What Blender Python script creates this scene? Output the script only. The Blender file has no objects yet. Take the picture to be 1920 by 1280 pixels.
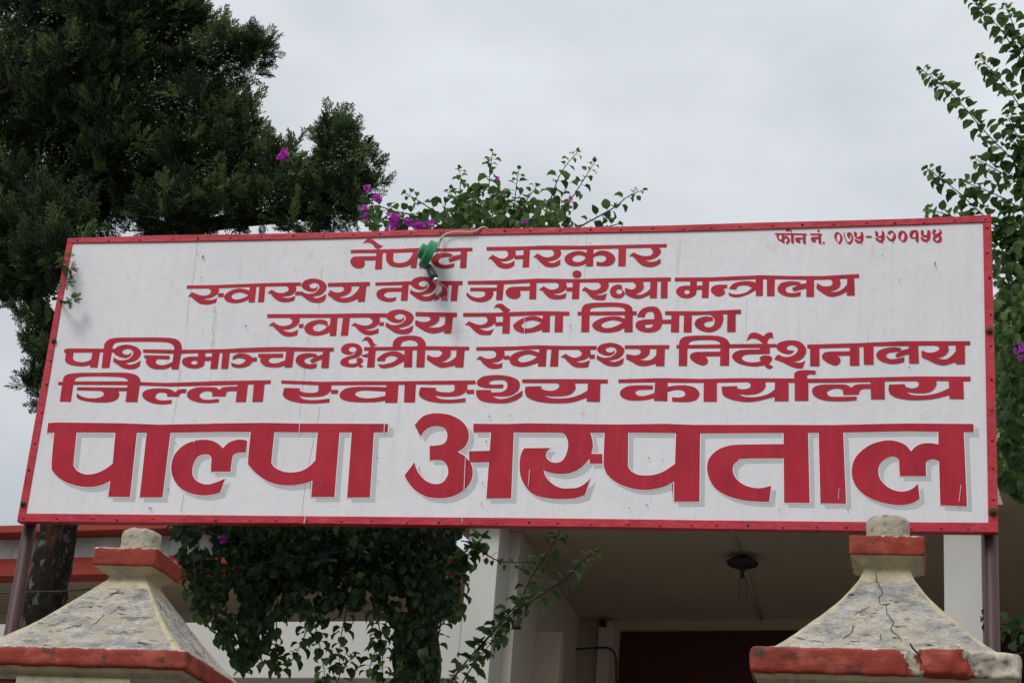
import bpy, math, random
import numpy as np
from mathutils import Vector, Matrix
from mathutils.geometry import tessellate_polygon
random.seed(7); rng = np.random.default_rng(11)
S = bpy.context.scene
COL = S.collection

# ------------------------------------------------------------------ camera
FPX = 3600.0
CAM = np.array([1.6697, -6.5131, 1.6])
YAW, PITCH, ROLL = -0.2412, 0.3848, 0.0806
_f = np.array([math.sin(YAW)*math.cos(PITCH), math.cos(YAW)*math.cos(PITCH), math.sin(PITCH)])
_r0 = np.array([math.cos(YAW), -math.sin(YAW), 0.0]); _u0 = np.cross(_r0, _f)
_r = math.cos(ROLL)*_r0 + math.sin(ROLL)*_u0
_u = -math.sin(ROLL)*_r0 + math.cos(ROLL)*_u0
cd = bpy.data.cameras.new('camera'); co = bpy.data.objects.new('camera', cd); COL.objects.link(co)
cd.sensor_width = 36.0; cd.lens = FPX/1920*36.0; cd.clip_end = 3000; cd.clip_start = 0.05
m = Matrix(((_r[0], _u[0], -_f[0], CAM[0]), (_r[1], _u[1], -_f[1], CAM[1]), (_r[2], _u[2], -_f[2], CAM[2]), (0, 0, 0, 1)))
co.matrix_world = m; S.camera = co

# ------------------------------------------------------------------ world, sun, exposure
SUN_EL, SUN_AZ = math.radians(50), math.radians(205)      # azimuth of the sun, clockwise from +Y
w = bpy.data.worlds.new('World'); S.world = w; w.use_nodes = True
nt = w.node_tree; nt.nodes.clear()
def N(t, typ, **k):
    n = t.nodes.new(typ)
    for a, b in k.items(): setattr(n, a, b)
    return n
out = N(nt, 'ShaderNodeOutputWorld'); bg = N(nt, 'ShaderNodeBackground')
sky = N(nt, 'ShaderNodeTexSky', sky_type='NISHITA', sun_disc=False)
sky.sun_elevation = SUN_EL; sky.sun_rotation = SUN_AZ
tc = N(nt, 'ShaderNodeTexCoord'); sep = N(nt, 'ShaderNodeSeparateXYZ')
nt.links.new(tc.outputs['Generated'], sep.inputs[0])
# overcast deck: brighter towards the zenith, with soft cloud structure
ramp = N(nt, 'ShaderNodeMapRange'); ramp.inputs[1].default_value = 0.0; ramp.inputs[2].default_value = 0.95
ramp.inputs[3].default_value = 6.0; ramp.inputs[4].default_value = 12.5
nt.links.new(sep.outputs['Z'], ramp.inputs[0])
mp = N(nt, 'ShaderNodeMapping'); mp.inputs['Scale'].default_value = (1, 1, 2.0)
nt.links.new(tc.outputs['Generated'], mp.inputs[0])
ns = N(nt, 'ShaderNodeTexNoise'); ns.inputs['Scale'].default_value = 7.0; ns.inputs['Detail'].default_value = 5; ns.inputs['Roughness'].default_value = 0.48
nt.links.new(mp.outputs[0], ns.inputs['Vector'])
cr = N(nt, 'ShaderNodeMapRange'); cr.inputs[1].default_value = 0.3; cr.inputs[2].default_value = 0.72; cr.inputs[3].default_value = 0.84; cr.inputs[4].default_value = 1.10
nt.links.new(ns.outputs[0], cr.inputs[0])
mul = N(nt, 'ShaderNodeMath', operation='MULTIPLY'); nt.links.new(ramp.outputs[0], mul.inputs[0]); nt.links.new(cr.outputs[0], mul.inputs[1])
cc = N(nt, 'ShaderNodeMix', data_type='RGBA'); cc.inputs[6].default_value = (0.885, 1.0, 1.12, 1); cc.inputs[7].default_value = (0.94, 1.0, 1.04, 1)
nt.links.new(cr.outputs[0], cc.inputs[0])
vm = N(nt, 'ShaderNodeVectorMath', operation='SCALE'); nt.links.new(cc.outputs[2], vm.inputs[0]); nt.links.new(mul.outputs[0], vm.inputs['Scale'])
mx = N(nt, 'ShaderNodeMix', data_type='RGBA'); mx.inputs[0].default_value = 0.93
nt.links.new(sky.outputs[0], mx.inputs[6]); nt.links.new(vm.outputs[0], mx.inputs[7])
nt.links.new(mx.outputs[2], bg.inputs[0]); bg.inputs[1].default_value = 0.081
nt.links.new(bg.outputs[0], out.inputs[0])
sl = bpy.data.lights.new('sun', 'SUN'); so = bpy.data.objects.new('sun', sl); COL.objects.link(so)
sl.energy = 1.5; sl.angle = math.radians(22); sl.color = (1.0, 0.965, 0.92)
sd = Vector((math.sin(SUN_AZ)*math.cos(SUN_EL), math.cos(SUN_AZ)*math.cos(SUN_EL), math.sin(SUN_EL)))
so.rotation_euler = sd.to_track_quat('Z', 'Y').to_euler()
S.view_settings.view_transform = 'Standard'; S.view_settings.look = 'None'
S.view_settings.exposure = 0.07; S.view_settings.gamma = 1.0; S.view_settings.use_curve_mapping = False

# ------------------------------------------------------------------ helpers
def ray(x, y): return _f + _r*(x-960)/FPX - _u*(y-640)/FPX
def at(x, y, Y):                                  # photo pixel -> point on the plane y = Y
    d = ray(x, y); return CAM + d*(Y-CAM[1])/d[1]
def link(o): COL.objects.link(o); return o
def tag(o, label=None, cat=None, group=None, kind=None):
    if label: o['label'] = label
    if cat: o['category'] = cat
    if group: o['group'] = group
    if kind: o['kind'] = kind
    return o
def empty(name, loc=(0, 0, 0), rz=0.0):
    o = bpy.data.objects.new(name, None); link(o); o.location = loc; o.rotation_euler = (0, 0, rz); o.empty_display_size = 0.1; return o
class MB:
    """collects faces; build() links them as one mesh object"""
    def __init__(s): s.v = []; s.f = []; s.mi = []
    def add(s, vs, fs, mi=0):
        b = len(s.v); s.v += [tuple(map(float, p)) for p in vs]; s.f += [tuple(i+b for i in f) for f in fs]; s.mi += [mi]*len(fs)
    def box(s, x0, x1, y0, y1, z0, z1, mi=0):
        s.add([(x0,y0,z0),(x1,y0,z0),(x1,y1,z0),(x0,y1,z0),(x0,y0,z1),(x1,y0,z1),(x1,y1,z1),(x0,y1,z1)],
              [(0,3,2,1),(4,5,6,7),(0,1,5,4),(1,2,6,5),(2,3,7,6),(3,0,4,7)], mi)
    def tube(s, pts, rad, seg=8, caps=True, jit=0.0):
        pts = [Vector(p) for p in pts]; n = len(pts)
        if not hasattr(rad, '__len__'): rad = [rad]*n
        vs = []; nrm = None
        for i, p in enumerate(pts):
            t = (pts[min(i+1, n-1)]-pts[max(i-1, 0)]).normalized()
            if nrm is None:
                nrm = t.orthogonal().normalized()
            else:
                nrm = (nrm - t*nrm.dot(t)).normalized()
            b = t.cross(nrm)
            for k in range(seg):
                a = 2*math.pi*k/seg; rr = rad[i]*(1+jit*(random.random()-.5))
                vs.append(p+nrm*math.cos(a)*rr+b*math.sin(a)*rr)
        fs = [(i*seg+k, i*seg+(k+1) % seg, (i+1)*seg+(k+1) % seg, (i+1)*seg+k) for i in range(n-1) for k in range(seg)]
        if caps: fs += [tuple(range(seg))[::-1], tuple(range((n-1)*seg, n*seg))]
        s.add(vs, fs)
    def lathe(s, prof, seg=24, M=None, cap=True, mi=0):
        """prof: (r, z) list about Z, optional matrix"""
        vs = []
        for r_, z in prof:
            for k in range(seg):
                a = 2*math.pi*k/seg; p = Vector((r_*math.cos(a), r_*math.sin(a), z)); vs.append(M @ p if M else p)
        n = len(prof)
        fs = [(i*seg+k, i*seg+(k+1) % seg, (i+1)*seg+(k+1) % seg, (i+1)*seg+k) for i in range(n-1) for k in range(seg)]
        if cap: fs += [tuple(range(seg))[::-1], tuple(range((n-1)*seg, n*seg))]
        s.add(vs, fs, mi)
    def build(s, name, mats, parent=None, smooth=False, bevel=0.0, seg=2):
        me = bpy.data.meshes.new(name); me.from_pydata(s.v, [], s.f); me.update()
        mats = mats if isinstance(mats, (list, tuple)) else [mats]
        for q in mats: me.materials.append(q)
        if len(mats) > 1: me.polygons.foreach_set('material_index', s.mi)
        if smooth: me.polygons.foreach_set('use_smooth', [True]*len(me.polygons))
        o = link(bpy.data.objects.new(name, me))
        if parent: o.parent = parent
        if bevel:
            b = o.modifiers.new('bevel', 'BEVEL'); b.width = bevel; b.segments = seg; b.limit_method = 'ANGLE'
        return o
def np_mesh(name, V, F, mats, parent=None, mi=None, smooth=True):
    """V (n,3), F (m,k) arrays -> object"""
    me = bpy.data.meshes.new(name); n, mm, k = len(V), len(F), F.shape[1]
    me.vertices.add(n); me.vertices.foreach_set('co', np.asarray(V, np.float32).ravel())
    me.loops.add(mm*k); me.loops.foreach_set('vertex_index', F.astype(np.int32).ravel())
    me.polygons.add(mm); me.polygons.foreach_set('loop_start', np.arange(mm, dtype=np.int32)*k)
    me.polygons.foreach_set('loop_total', np.full(mm, k, np.int32))
    mats = mats if isinstance(mats, (list, tuple)) else [mats]
    for q in mats: me.materials.append(q)
    if mi is not None: me.polygons.foreach_set('material_index', np.asarray(mi, np.int32))
    if smooth: me.polygons.foreach_set('use_smooth', np.ones(mm, bool))
    me.update(calc_edges=True); me.validate()
    o = link(bpy.data.objects.new(name, me))
    if parent: o.parent = parent
    return o

# ------------------------------------------------------------------ materials
def mat(name, col, rough=0.6, spec=0.4):
    q = bpy.data.materials.new(name); q.use_nodes = True
    b = q.node_tree.nodes['Principled BSDF']; b.inputs['Base Color'].default_value = (*col, 1); b.inputs['Roughness'].default_value = rough
    b.inputs['Specular IOR Level'].default_value = spec
    return q
def layered(name, base, layers=(), rough=0.6, bump=(), spec=0.35, coord='Object'):
    """layers: (colour, noise scale xyz, lo, hi, strength[, detail]); bump: (scale xyz, strength, distance)"""
    q = mat(name, base, rough, spec); t = q.node_tree; b = t.nodes['Principled BSDF']
    c = N(t, 'ShaderNodeTexCoord'); prev = None
    def noise(sc, det=6.0, rg=0.6, off=0.0):
        mpn = N(t, 'ShaderNodeMapping'); mpn.inputs['Scale'].default_value = sc; mpn.inputs['Location'].default_value = (off, off*.7, off*1.3)
        t.links.new(c.outputs[coord], mpn.inputs[0])
        n = N(t, 'ShaderNodeTexNoise'); n.inputs['Scale'].default_value = 1.0; n.inputs['Detail'].default_value = det; n.inputs['Roughness'].default_value = rg
        t.links.new(mpn.outputs[0], n.inputs['Vector']); return n
    for i, L in enumerate(layers):
        colr, sc, lo, hi, st = L[:5]
        n = noise(sc, 7.0, 0.62, 3.1*i+1.7)
        mr = N(t, 'ShaderNodeMapRange'); mr.inputs[1].default_value = lo; mr.inputs[2].default_value = hi; mr.inputs[3].default_value = 0; mr.inputs[4].default_value = st
        t.links.new(n.outputs[0], mr.inputs[0])
        x = N(t, 'ShaderNodeMix', data_type='RGBA'); t.links.new(mr.outputs[0], x.inputs[0])
        if prev is None: x.inputs[6].default_value = (*base, 1)
        else: t.links.new(prev, x.inputs[6])
        x.inputs[7].default_value = (*colr, 1); prev = x.outputs[2]
    if prev is not None: t.links.new(prev, b.inputs['Base Color'])
    pn = None
    for i, (sc, st, di) in enumerate(bump):
        n = noise(sc, 6.0, 0.65, 11.3+i)
        bp = N(t, 'ShaderNodeBump'); bp.inputs['Strength'].default_value = st; bp.inputs['Distance'].default_value = di
        t.links.new(n.outputs[0], bp.inputs['Height'])
        if pn is not None: t.links.new(pn, bp.inputs['Normal'])
        pn = bp.outputs[0]
    if pn is not None: t.links.new(pn, b.inputs['Normal'])
    return q
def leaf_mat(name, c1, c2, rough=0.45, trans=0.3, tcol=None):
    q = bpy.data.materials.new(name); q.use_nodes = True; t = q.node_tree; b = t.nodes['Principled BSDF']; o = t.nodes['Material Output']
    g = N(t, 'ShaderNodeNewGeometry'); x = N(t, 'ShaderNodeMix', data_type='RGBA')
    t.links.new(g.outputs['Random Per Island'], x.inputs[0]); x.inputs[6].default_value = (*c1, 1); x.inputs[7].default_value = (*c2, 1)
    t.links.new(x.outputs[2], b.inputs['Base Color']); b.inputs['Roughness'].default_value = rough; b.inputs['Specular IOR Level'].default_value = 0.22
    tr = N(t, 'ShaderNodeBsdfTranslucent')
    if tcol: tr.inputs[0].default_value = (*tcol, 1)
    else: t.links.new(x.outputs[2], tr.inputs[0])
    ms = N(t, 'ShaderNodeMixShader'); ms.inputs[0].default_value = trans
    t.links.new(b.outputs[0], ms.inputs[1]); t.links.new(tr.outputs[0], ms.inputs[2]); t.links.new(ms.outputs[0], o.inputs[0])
    return q
M = {}
M['panel'] = layered('white_enamel', (0.80, 0.785, 0.815), [((0.70, 0.68, 0.71), (1.2, 1, 0.5), 0.45, 0.75, 0.6), ((0.62, 0.61, 0.62), (45, 1, 1.3), 0.5, 0.8, 0.35), ((0.42, 0.40, 0.39), (9, 1, 5), 0.64, 0.85, 0.6), ((0.50, 0.45, 0.42), (30, 1, 2.2), 0.62, 0.80, 0.55)],
                     rough=0.34, bump=[((2.2, 1, 1.2), 0.45, 0.03), ((9, 1, 2.0), 0.2, 0.008)])
M['red_paint'] = layered('red_sign_paint', (0.48, 0.016, 0.040), [((0.33, 0.012, 0.030), (14, 1, 5), 0.4, 0.7, 0.75), ((0.56, 0.030, 0.055), (5, 1, 6), 0.5, 0.75, 0.6), ((0.40, 0.06, 0.07), (70, 1, 4), 0.52, 0.78, 0.5)], rough=0.42, spec=0.22, bump=[((40, 1, 8), 0.06, 0.003)])
M['white_paint'] = mat('white_outline_paint', (0.86, 0.82, 0.80), 0.4)
M['grey_paint'] = layered('grey_shade_paint', (0.53, 0.55, 0.56), [((0.47, 0.49, 0.50), (20, 1, 6), 0.4, 0.7, 0.6)], rough=0.4)
M['frame'] = layered('red_frame_paint', (0.52, 0.026, 0.050), [((0.34, 0.014, 0.028), (7, 7, 7), 0.45, 0.7, 0.8), ((0.64, 0.11, 0.13), (20, 20, 20), 0.55, 0.8, 0.6), ((0.16, 0.03, 0.03), (50, 50, 50), 0.68, 0.8, 0.6)],
                     rough=0.4, bump=[((9, 9, 14), 0.5, 0.012)])
M['post'] = layered('post_brown_paint', (0.075, 0.035, 0.033), [((0.035, 0.02, 0.018), (14, 14, 3), 0.45, 0.7, 0.8), ((0.16, 0.10, 0.09), (60, 60, 30), 0.62, 0.75, 0.4)], rough=0.5, bump=[((60, 60, 20), 0.2, 0.003)])
M['rust'] = layered('rusty_bolt', (0.09, 0.045, 0.028), [((0.03, 0.018, 0.012), (60, 60, 60), 0.4, 0.7, 0.9)], rough=0.7)
M['speck'] = mat('grime', (0.13, 0.115, 0.11), 0.7)
M['seam'] = mat('seam_grime', (0.30, 0.28, 0.28), 0.7)
M['scratch'] = mat('bare_scratch', (0.70, 0.66, 0.66), 0.5)
M['plaster'] = layered('weathered_plaster', (0.53, 0.47, 0.37), [((0.64, 0.60, 0.53), (8, 8, 14), 0.46, 0.62, 0.9), ((0.37, 0.355, 0.355), (9, 9, 17), 0.48, 0.62, 0.9), ((0.64, 0.62, 0.58), (22, 22, 40), 0.56, 0.68, 0.8), ((0.20, 0.19, 0.19), (11, 11, 26), 0.52, 0.68, 0.8), ((0.66, 0.63, 0.57), (34, 34, 60), 0.58, 0.64, 0.9), ((0.10, 0.09, 0.08), (40, 40, 100), 0.60, 0.70, 0.8), ((0.05, 0.045, 0.04), (16, 16, 70), 0.60, 0.65, 0.9)],
                       rough=0.92, spec=0.15, bump=[((18, 18, 40), 0.9, 0.03), ((70, 70, 130), 0.8, 0.010)])
M['plaster_trim'] = layered('cream_trim', (0.50, 0.42, 0.27), [((0.33, 0.29, 0.23), (14, 14, 14), 0.44, 0.66, 0.85), ((0.58, 0.53, 0.43), (24, 24, 24), 0.52, 0.7, 0.7), ((0.09, 0.08, 0.07), (26, 26, 40), 0.60, 0.74, 0.8)], rough=0.85, spec=0.2, bump=[((40, 40, 40), 0.4, 0.006)])
M['brick_red'] = layered('red_oxide_paint', (0.30, 0.040, 0.024), [((0.21, 0.030, 0.018), (6, 6, 10), 0.4, 0.7, 0.8), ((0.46, 0.115, 0.075), (13, 13, 20), 0.50, 0.70, 0.75), ((0.055, 0.032, 0.028), (13, 13, 18), 0.56, 0.67, 0.85), ((0.45, 0.33, 0.27), (34, 34, 50), 0.70, 0.78, 0.7)],
                         rough=0.7, spec=0.3, bump=[((24, 24, 40), 0.5, 0.008)])
M['finial'] = layered('lichen_concrete', (0.45, 0.39, 0.30), [((0.55, 0.51, 0.43), (14, 14, 14), 0.45, 0.65, 0.8), ((0.14, 0.13, 0.11), (40, 40, 50), 0.52, 0.66, 0.8)], rough=0.9, spec=0.2, bump=[((45, 45, 45), 0.9, 0.010)])
M['crack'] = mat('crack_shadow_gap', (0.035, 0.03, 0.026), 0.95)
M['bark'] = layered('cypress_bark', (0.034, 0.027, 0.023), [((0.13, 0.06, 0.036), (18, 18, 2.0), 0.52, 0.60, 0.85), ((0.26, 0.27, 0.24), (24, 24, 14), 0.56, 0.64, 0.85), ((0.02, 0.018, 0.016), (14, 14, 7), 0.5, 0.66, 0.8)], rough=0.95, spec=0.15, bump=[((30, 30, 6), 1.0, 0.08), ((80, 80, 40), 0.8, 0.02)])
M['vine_stem'] = layered('vine_bark', (0.06, 0.048, 0.038), [((0.12, 0.09, 0.07), (60, 60, 60), 0.5, 0.7, 0.7)], rough=0.9, spec=0.2)
M['juniper'] = leaf_mat('juniper_sprays', (0.017, 0.034, 0.015), (0.052, 0.078, 0.030), 0.65, 0.14)
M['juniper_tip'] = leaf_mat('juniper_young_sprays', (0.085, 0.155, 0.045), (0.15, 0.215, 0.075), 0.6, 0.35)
M['berry'] = layered('juniper_berries', (0.10, 0.125, 0.10), [((0.17, 0.195, 0.16), (40, 40, 40), 0.4, 0.7, 0.8)], rough=0.6)
M['leaf'] = leaf_mat('vine_leaves', (0.038, 0.085, 0.028), (0.135, 0.215, 0.070), 0.5, 0.46)
M['leaf_shaded'] = leaf_mat('vine_shaded_leaves', (0.018, 0.040, 0.016), (0.050, 0.082, 0.032), 0.5, 0.22)  # darker vine leaves: shade below and behind the sign put into the colour
M['leaf_young'] = leaf_mat('vine_young_leaves', (0.10, 0.18, 0.035), (0.18, 0.25, 0.055), 0.5, 0.45)
M['bract'] = leaf_mat('magenta_bracts', (0.60, 0.06, 0.58), (0.72, 0.12, 0.66), 0.6, 0.45)
M['wall'] = layered('cream_wall', (0.55, 0.51, 0.44), [((0.46, 0.42, 0.36), (0.8, 0.8, 1.2), 0.45, 0.7, 0.7), ((0.38, 0.33, 0.28), (4, 4, 0.8), 0.6, 0.8, 0.4)], rough=0.85, spec=0.2, bump=[((30, 30, 30), 0.15, 0.004)])
M['white_wall'] = layered('white_wall', (0.58, 0.57, 0.53), [((0.48, 0.47, 0.44), (1.5, 1.5, 1.0), 0.45, 0.7, 0.7), ((0.48, 0.45, 0.40), (9, 9, 1.2), 0.62, 0.8, 0.35)], rough=0.85, spec=0.2, bump=[((30, 30, 30), 0.15, 0.004)])
M['stained_wall'] = layered('stained_white_wall', (0.55, 0.54, 0.51), [((0.22, 0.22, 0.22), (5, 5, 2.0), 0.42, 0.66, 0.85), ((0.10, 0.10, 0.10), (12, 12, 6), 0.58, 0.72, 0.7)], rough=0.9, spec=0.2)
M['roof_red'] = layered('red_roof_paint', (0.33, 0.038, 0.024), [((0.22, 0.026, 0.018), (2, 2, 5), 0.42, 0.68, 0.8), ((0.10, 0.05, 0.04), (7, 7, 5), 0.58, 0.72, 0.75)], rough=0.7)
M['ceiling'] = layered('porch_ceiling_paint', (0.47, 0.40, 0.32), [((0.39, 0.33, 0.265), (0.8, 0.8, 0.8), 0.42, 0.7, 0.8)], rough=0.9, spec=0.15)
M['maroon'] = layered('maroon_door_paint', (0.07, 0.012, 0.014), [((0.04, 0.009, 0.010), (3, 3, 3), 0.4, 0.7, 0.8)], rough=0.6)
M['black'] = mat('black_cable', (0.018, 0.018, 0.018), 0.5)
M['white_cable'] = mat('white_cable', (0.62, 0.58, 0.54), 0.45)
M['green'] = layered('green_plastic', (0.020, 0.25, 0.105), [((0.014, 0.20, 0.085), (30, 30, 30), 0.4, 0.7, 0.6)], rough=0.42, spec=0.5)
M['socket'] = layered('black_bakelite', (0.03, 0.03, 0.03), [((0.09, 0.09, 0.085), (60, 60, 60), 0.5, 0.75, 0.7)], rough=0.5)
M['cap_metal'] = mat('bulb_cap_aluminium', (0.55, 0.53, 0.50), 0.35); M['cap_metal'].node_tree.nodes['Principled BSDF'].inputs['Metallic'].default_value = 0.9
g = mat('bulb_glass', (0.95, 0.93, 0.92), 0.04); g.node_tree.nodes['Principled BSDF'].inputs['Transmission Weight'].default_value = 1.0; g.node_tree.nodes['Principled BSDF'].inputs['IOR'].default_value = 1.12; M['glass'] = g
M['filament'] = mat('filament_mount', (0.35, 0.34, 0.33), 0.4)
M['ground'] = layered('dusty_ground', (0.17, 0.15, 0.12), [((0.11, 0.10, 0.08), (0.6, 0.6, 0.6), 0.4, 0.7, 0.8)], rough=0.95, spec=0.1, bump=[((8, 8, 8), 0.4, 0.02)])
M['asphalt'] = layered('asphalt', (0.055, 0.055, 0.055), [((0.09, 0.085, 0.08), (1, 1, 1), 0.45, 0.7, 0.7)], rough=0.9, spec=0.2, bump=[((60, 60, 60), 0.3, 0.006)])

def slab_mat(name, ztop, broken=False):
    """red oxide paint, worn to plaster along the top edge and, if broken, past ragged breaks along X"""
    q = M['brick_red'].copy(); q.name = name; t = q.node_tree; b = t.nodes['Principled BSDF']; src = b.inputs['Base Color'].links[0].from_socket
    c = N(t, 'ShaderNodeTexCoord'); sp = N(t, 'ShaderNodeSeparateXYZ'); t.links.new(c.outputs['Object'], sp.inputs[0])
    n = N(t, 'ShaderNodeTexNoise'); n.inputs['Scale'].default_value = 26; n.inputs['Detail'].default_value = 8; n.inputs['Roughness'].default_value = .7; t.links.new(c.outputs['Object'], n.inputs['Vector'])
    def mth(op, a, b_=None):
        k = N(t, 'ShaderNodeMath', operation=op)
        for i, v in enumerate((a, b_)):
            if v is None: continue
            if isinstance(v, (int, float)): k.inputs[i].default_value = v
            else: t.links.new(v, k.inputs[i])
        return k.outputs[0]
    nc = mth('SUBTRACT', n.outputs[0], .5)
    mask = mth('GREATER_THAN', mth('ADD', sp.outputs['Z'], mth('MULTIPLY', nc, .035)), ztop-.0035)
    if broken:
        x = mth('ADD', sp.outputs['X'], mth('MULTIPLY', nc, .11)); x = mth('ADD', x, mth('MULTIPLY', mth('SUBTRACT', sp.outputs['Z'], 2.88), .28))
        band = mth('MULTIPLY', mth('GREATER_THAN', x, .068), mth('LESS_THAN', x, .096)); band = mth('MULTIPLY', band, mth('LESS_THAN', sp.outputs['Y'], -.30))
        mask = mth('MAXIMUM', mask, mth('MAXIMUM', band, mth('GREATER_THAN', x, .232)))
    n2 = N(t, 'ShaderNodeTexNoise'); n2.inputs['Scale'].default_value = 30; n2.inputs['Detail'].default_value = 8; t.links.new(c.outputs['Object'], n2.inputs['Vector'])
    rp = N(t, 'ShaderNodeValToRGB'); t.links.new(n2.outputs[0], rp.inputs[0]); e = rp.color_ramp.elements
    e[0].position = .34; e[0].color = (.09, .08, .07, 1); e[1].position = .62; e[1].color = (.56, .50, .40, 1); k = e.new(.45); k.color = (.36, .32, .26, 1)
    mx_ = N(t, 'ShaderNodeMix', data_type='RGBA'); t.links.new(mask, mx_.inputs[0]); t.links.new(src, mx_.inputs[6]); t.links.new(rp.outputs[0], mx_.inputs[7]); t.links.new(mx_.outputs[2], b.inputs['Base Color'])
    return q
# ------------------------------------------------------------------ setting
g = MB(); g.add([(-400, -300, 0), (400, -300, 0), (400, 500, 0), (-400, 500, 0)], [(0, 1, 2, 3)]); tag(g.build('ground', M['ground']), kind='structure')
g = MB(); g.add([(-60, -9.5, .004), (60, -9.5, .004), (60, -2.2, .004), (-60, -2.2, .004)], [(0, 1, 2, 3)]); tag(g.build('road', M['asphalt']), kind='structure')
g = MB(); g.add([(-40, 3.2, 0), (40, 3.2, 0), (40, 5.6, 1.7), (-40, 5.6, 1.7), (40, 80, 1.7), (-40, 80, 1.7), (-40, 80, 0), (40, 80, 0)],
                [(0, 1, 2, 3), (3, 2, 4, 5), (5, 4, 7, 6), (0, 3, 5, 6), (1, 7, 4, 2)]); tag(g.build('terrace', M['ground']), kind='structure')

# ------------------------------------------------------------------ lettering: outlines of the painted letters
# TR(x0, y0, scale): origin and magnification; each entry is one brush shape: 'Q' straight edges, 'C' curved (a ! marks a corner),
# 'E' ellipse cx cy rx ry, 'S' brush stroke of a width; a shape starting with 'h' is a hole in the one before
def parse(line):
    k, rest = line[0], line[1:].split()
    return k, rest
def smooth(pts, corner, sub=7):
    n = len(pts); P = [np.array(p, float) for p in pts]; outp = []
    for i in range(n):
        p1, p2 = P[i], P[(i+1) % n]; c1, c2 = corner[i], corner[(i+1) % n]
        outp.append(p1)
        if c1 and c2: continue
        p0 = P[i-1] if not c1 else p1-(p2-p1)*.5
        p3 = P[(i+2) % n] if not c2 else p2+(p2-p1)*.5
        if c1: p0 = p1-(p2-p1)*0.6
        if c2: p3 = p2+(p2-p1)*0.6
        for j in range(1, sub):
            t = j/sub
            outp.append(.5*((2*p1)+(-p0+p2)*t+(2*p0-5*p1+4*p2-p3)*t*t+(-p0+3*p1-3*p2+p3)*t**3))
    return outp
def contour(line):
    k, toks = parse(line)
    if k == 'E':
        cx, cy, rx, ry = map(float, toks)
        return [np.array((cx+rx*math.cos(a), cy+ry*math.sin(a))) for a in np.linspace(0, 2*math.pi, 29)[:-1]]
    if k == 'S':
        wd = float(toks[0]); pts = [np.array(tuple(map(float, t.split(',')))) for t in toks[1:]]
        n = len(pts); den = []
        for i in range(n-1):
            p0 = pts[max(i-1, 0)]; p1 = pts[i]; p2 = pts[i+1]; p3 = pts[min(i+2, n-1)]
            for j in range(5):
                t = j/5; den.append(.5*((2*p1)+(-p0+p2)*t+(2*p0-5*p1+4*p2-p3)*t*t+(-p0+3*p1-3*p2+p3)*t**3))
        den.append(pts[-1]); A = []; B = []
        for i, p in enumerate(den):
            d = den[min(i+1, len(den)-1)]-den[max(i-1, 0)]; d = d/(np.linalg.norm(d)+1e-9); nn = np.array((-d[1], d[0]))
            A.append(p+nn*wd/2); B.append(p-nn*wd/2)
        return A+B[::-1]
    pts = []; cor = []
    for t in toks:
        c = t.endswith('!'); x, y = t.rstrip('!').split(','); pts.append((float(x), float(y))); cor.append(c or k == 'Q')
    return smooth(pts, cor)
def shapes(x0, y0, s, text):
    """-> list of (outer, [holes]) in photo pixels"""
    res = []
    for ln in text.strip().split('\n'):
        ln = ln.strip()
        if not ln: continue
        hole = ln[0] == 'h'
        c = [np.array((x0+p[0]/s, y0+p[1]/s)) for p in contour(ln[1:].strip() if hole else ln)]
        if hole: res[-1][1].append(c)
        else: res.append((c, []))
    return res
def warp(sh, a, b):
    """maps box a = (x0, x1, y0, y1) onto box b"""
    fx = lambda p: np.array((b[0]+(p[0]-a[0])*(b[1]-b[0])/(a[1]-a[0]), b[2]+(p[1]-a[2])*(b[3]-b[2])/(a[3]-a[2])))
    return [([fx(p) for p in o], [[fx(p) for p in h] for h in hs]) for o, hs in sh]
def grow(c, d):
    n = len(c); A = sum(c[i][0]*c[(i+1) % n][1]-c[(i+1) % n][0]*c[i][1] for i in range(n)); sg = 1 if A > 0 else -1; r = []
    for i in range(n):
        a = c[i]-c[i-1]; b = c[(i+1) % n]-c[i]; a = a/(np.linalg.norm(a)+1e-9); b = b/(np.linalg.norm(b)+1e-9)
        na = np.array((a[1], -a[0]))*sg; nb = np.array((b[1], -b[0]))*sg; mm = na+nb; l = np.linalg.norm(mm)
        if l < .3: mm = na; k = 1
        else: mm = mm/l; k = min(1/max(mm.dot(na), .45), 1.9)
        r.append(c[i]+mm*d*k)
    return r
def lettering(name, shs, material, parent, y0, step=0.00012, off=(0, 0), gr=0.0, label=None):
    mb = MB()
    for i, (o, hs) in enumerate(shs):
        if gr: o = grow(o, gr); hs = [grow(h, -gr) for h in hs]
        Y = y0-step*i
        cs = [[Vector((p[0], -p[1], 0)) for p in c] for c in [o]+hs]
        tri = tessellate_polygon(cs); fl = [p for c in [o]+hs for p in c]
        vs = [at(p[0]+off[0], p[1]+off[1], Y) for p in fl]
        fs = []
        for t in tri:
            a, b, c = (fl[k] for k in t); ar = (b[0]-a[0])*(c[1]-a[1])-(b[1]-a[1])*(c[0]-a[0])
            fs.append(tuple(t) if ar < 0 else tuple(t)[::-1])
        mb.add(vs, fs)
    ob = mb.build(name, material, parent)
    if label: ob['label'] = label
    return ob

tha = shapes(340, 500, 6, '''C 1533,240! 1510,265 1465,278 1400,262 1355,225 1355,190 1390,155 1450,135 1520,135 1590,160 1632,205 1622,260 1580,305 1520,325 1465,335! 1520,352 1580,335 1630,305! 1620,365! 1580,395 1510,402 1440,385 1390,350 1345,318! 1350,272! 1400,300 1460,302 1510,285 1545,250 1553,225 1548,205 1525,183 1490,178 1455,188 1438,210 1455,235 1490,243 1515,235 1533,212!''')
THA = (340+1345/6, 340+1632/6, 500+132/6, 500+402/6)
def tha_at(x0, y0, s, bx): return warp(tha, THA, (x0+bx[0]/s, x0+bx[1]/s, y0+bx[2]/s, y0+bx[3]/s))
WORDS = []
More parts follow.
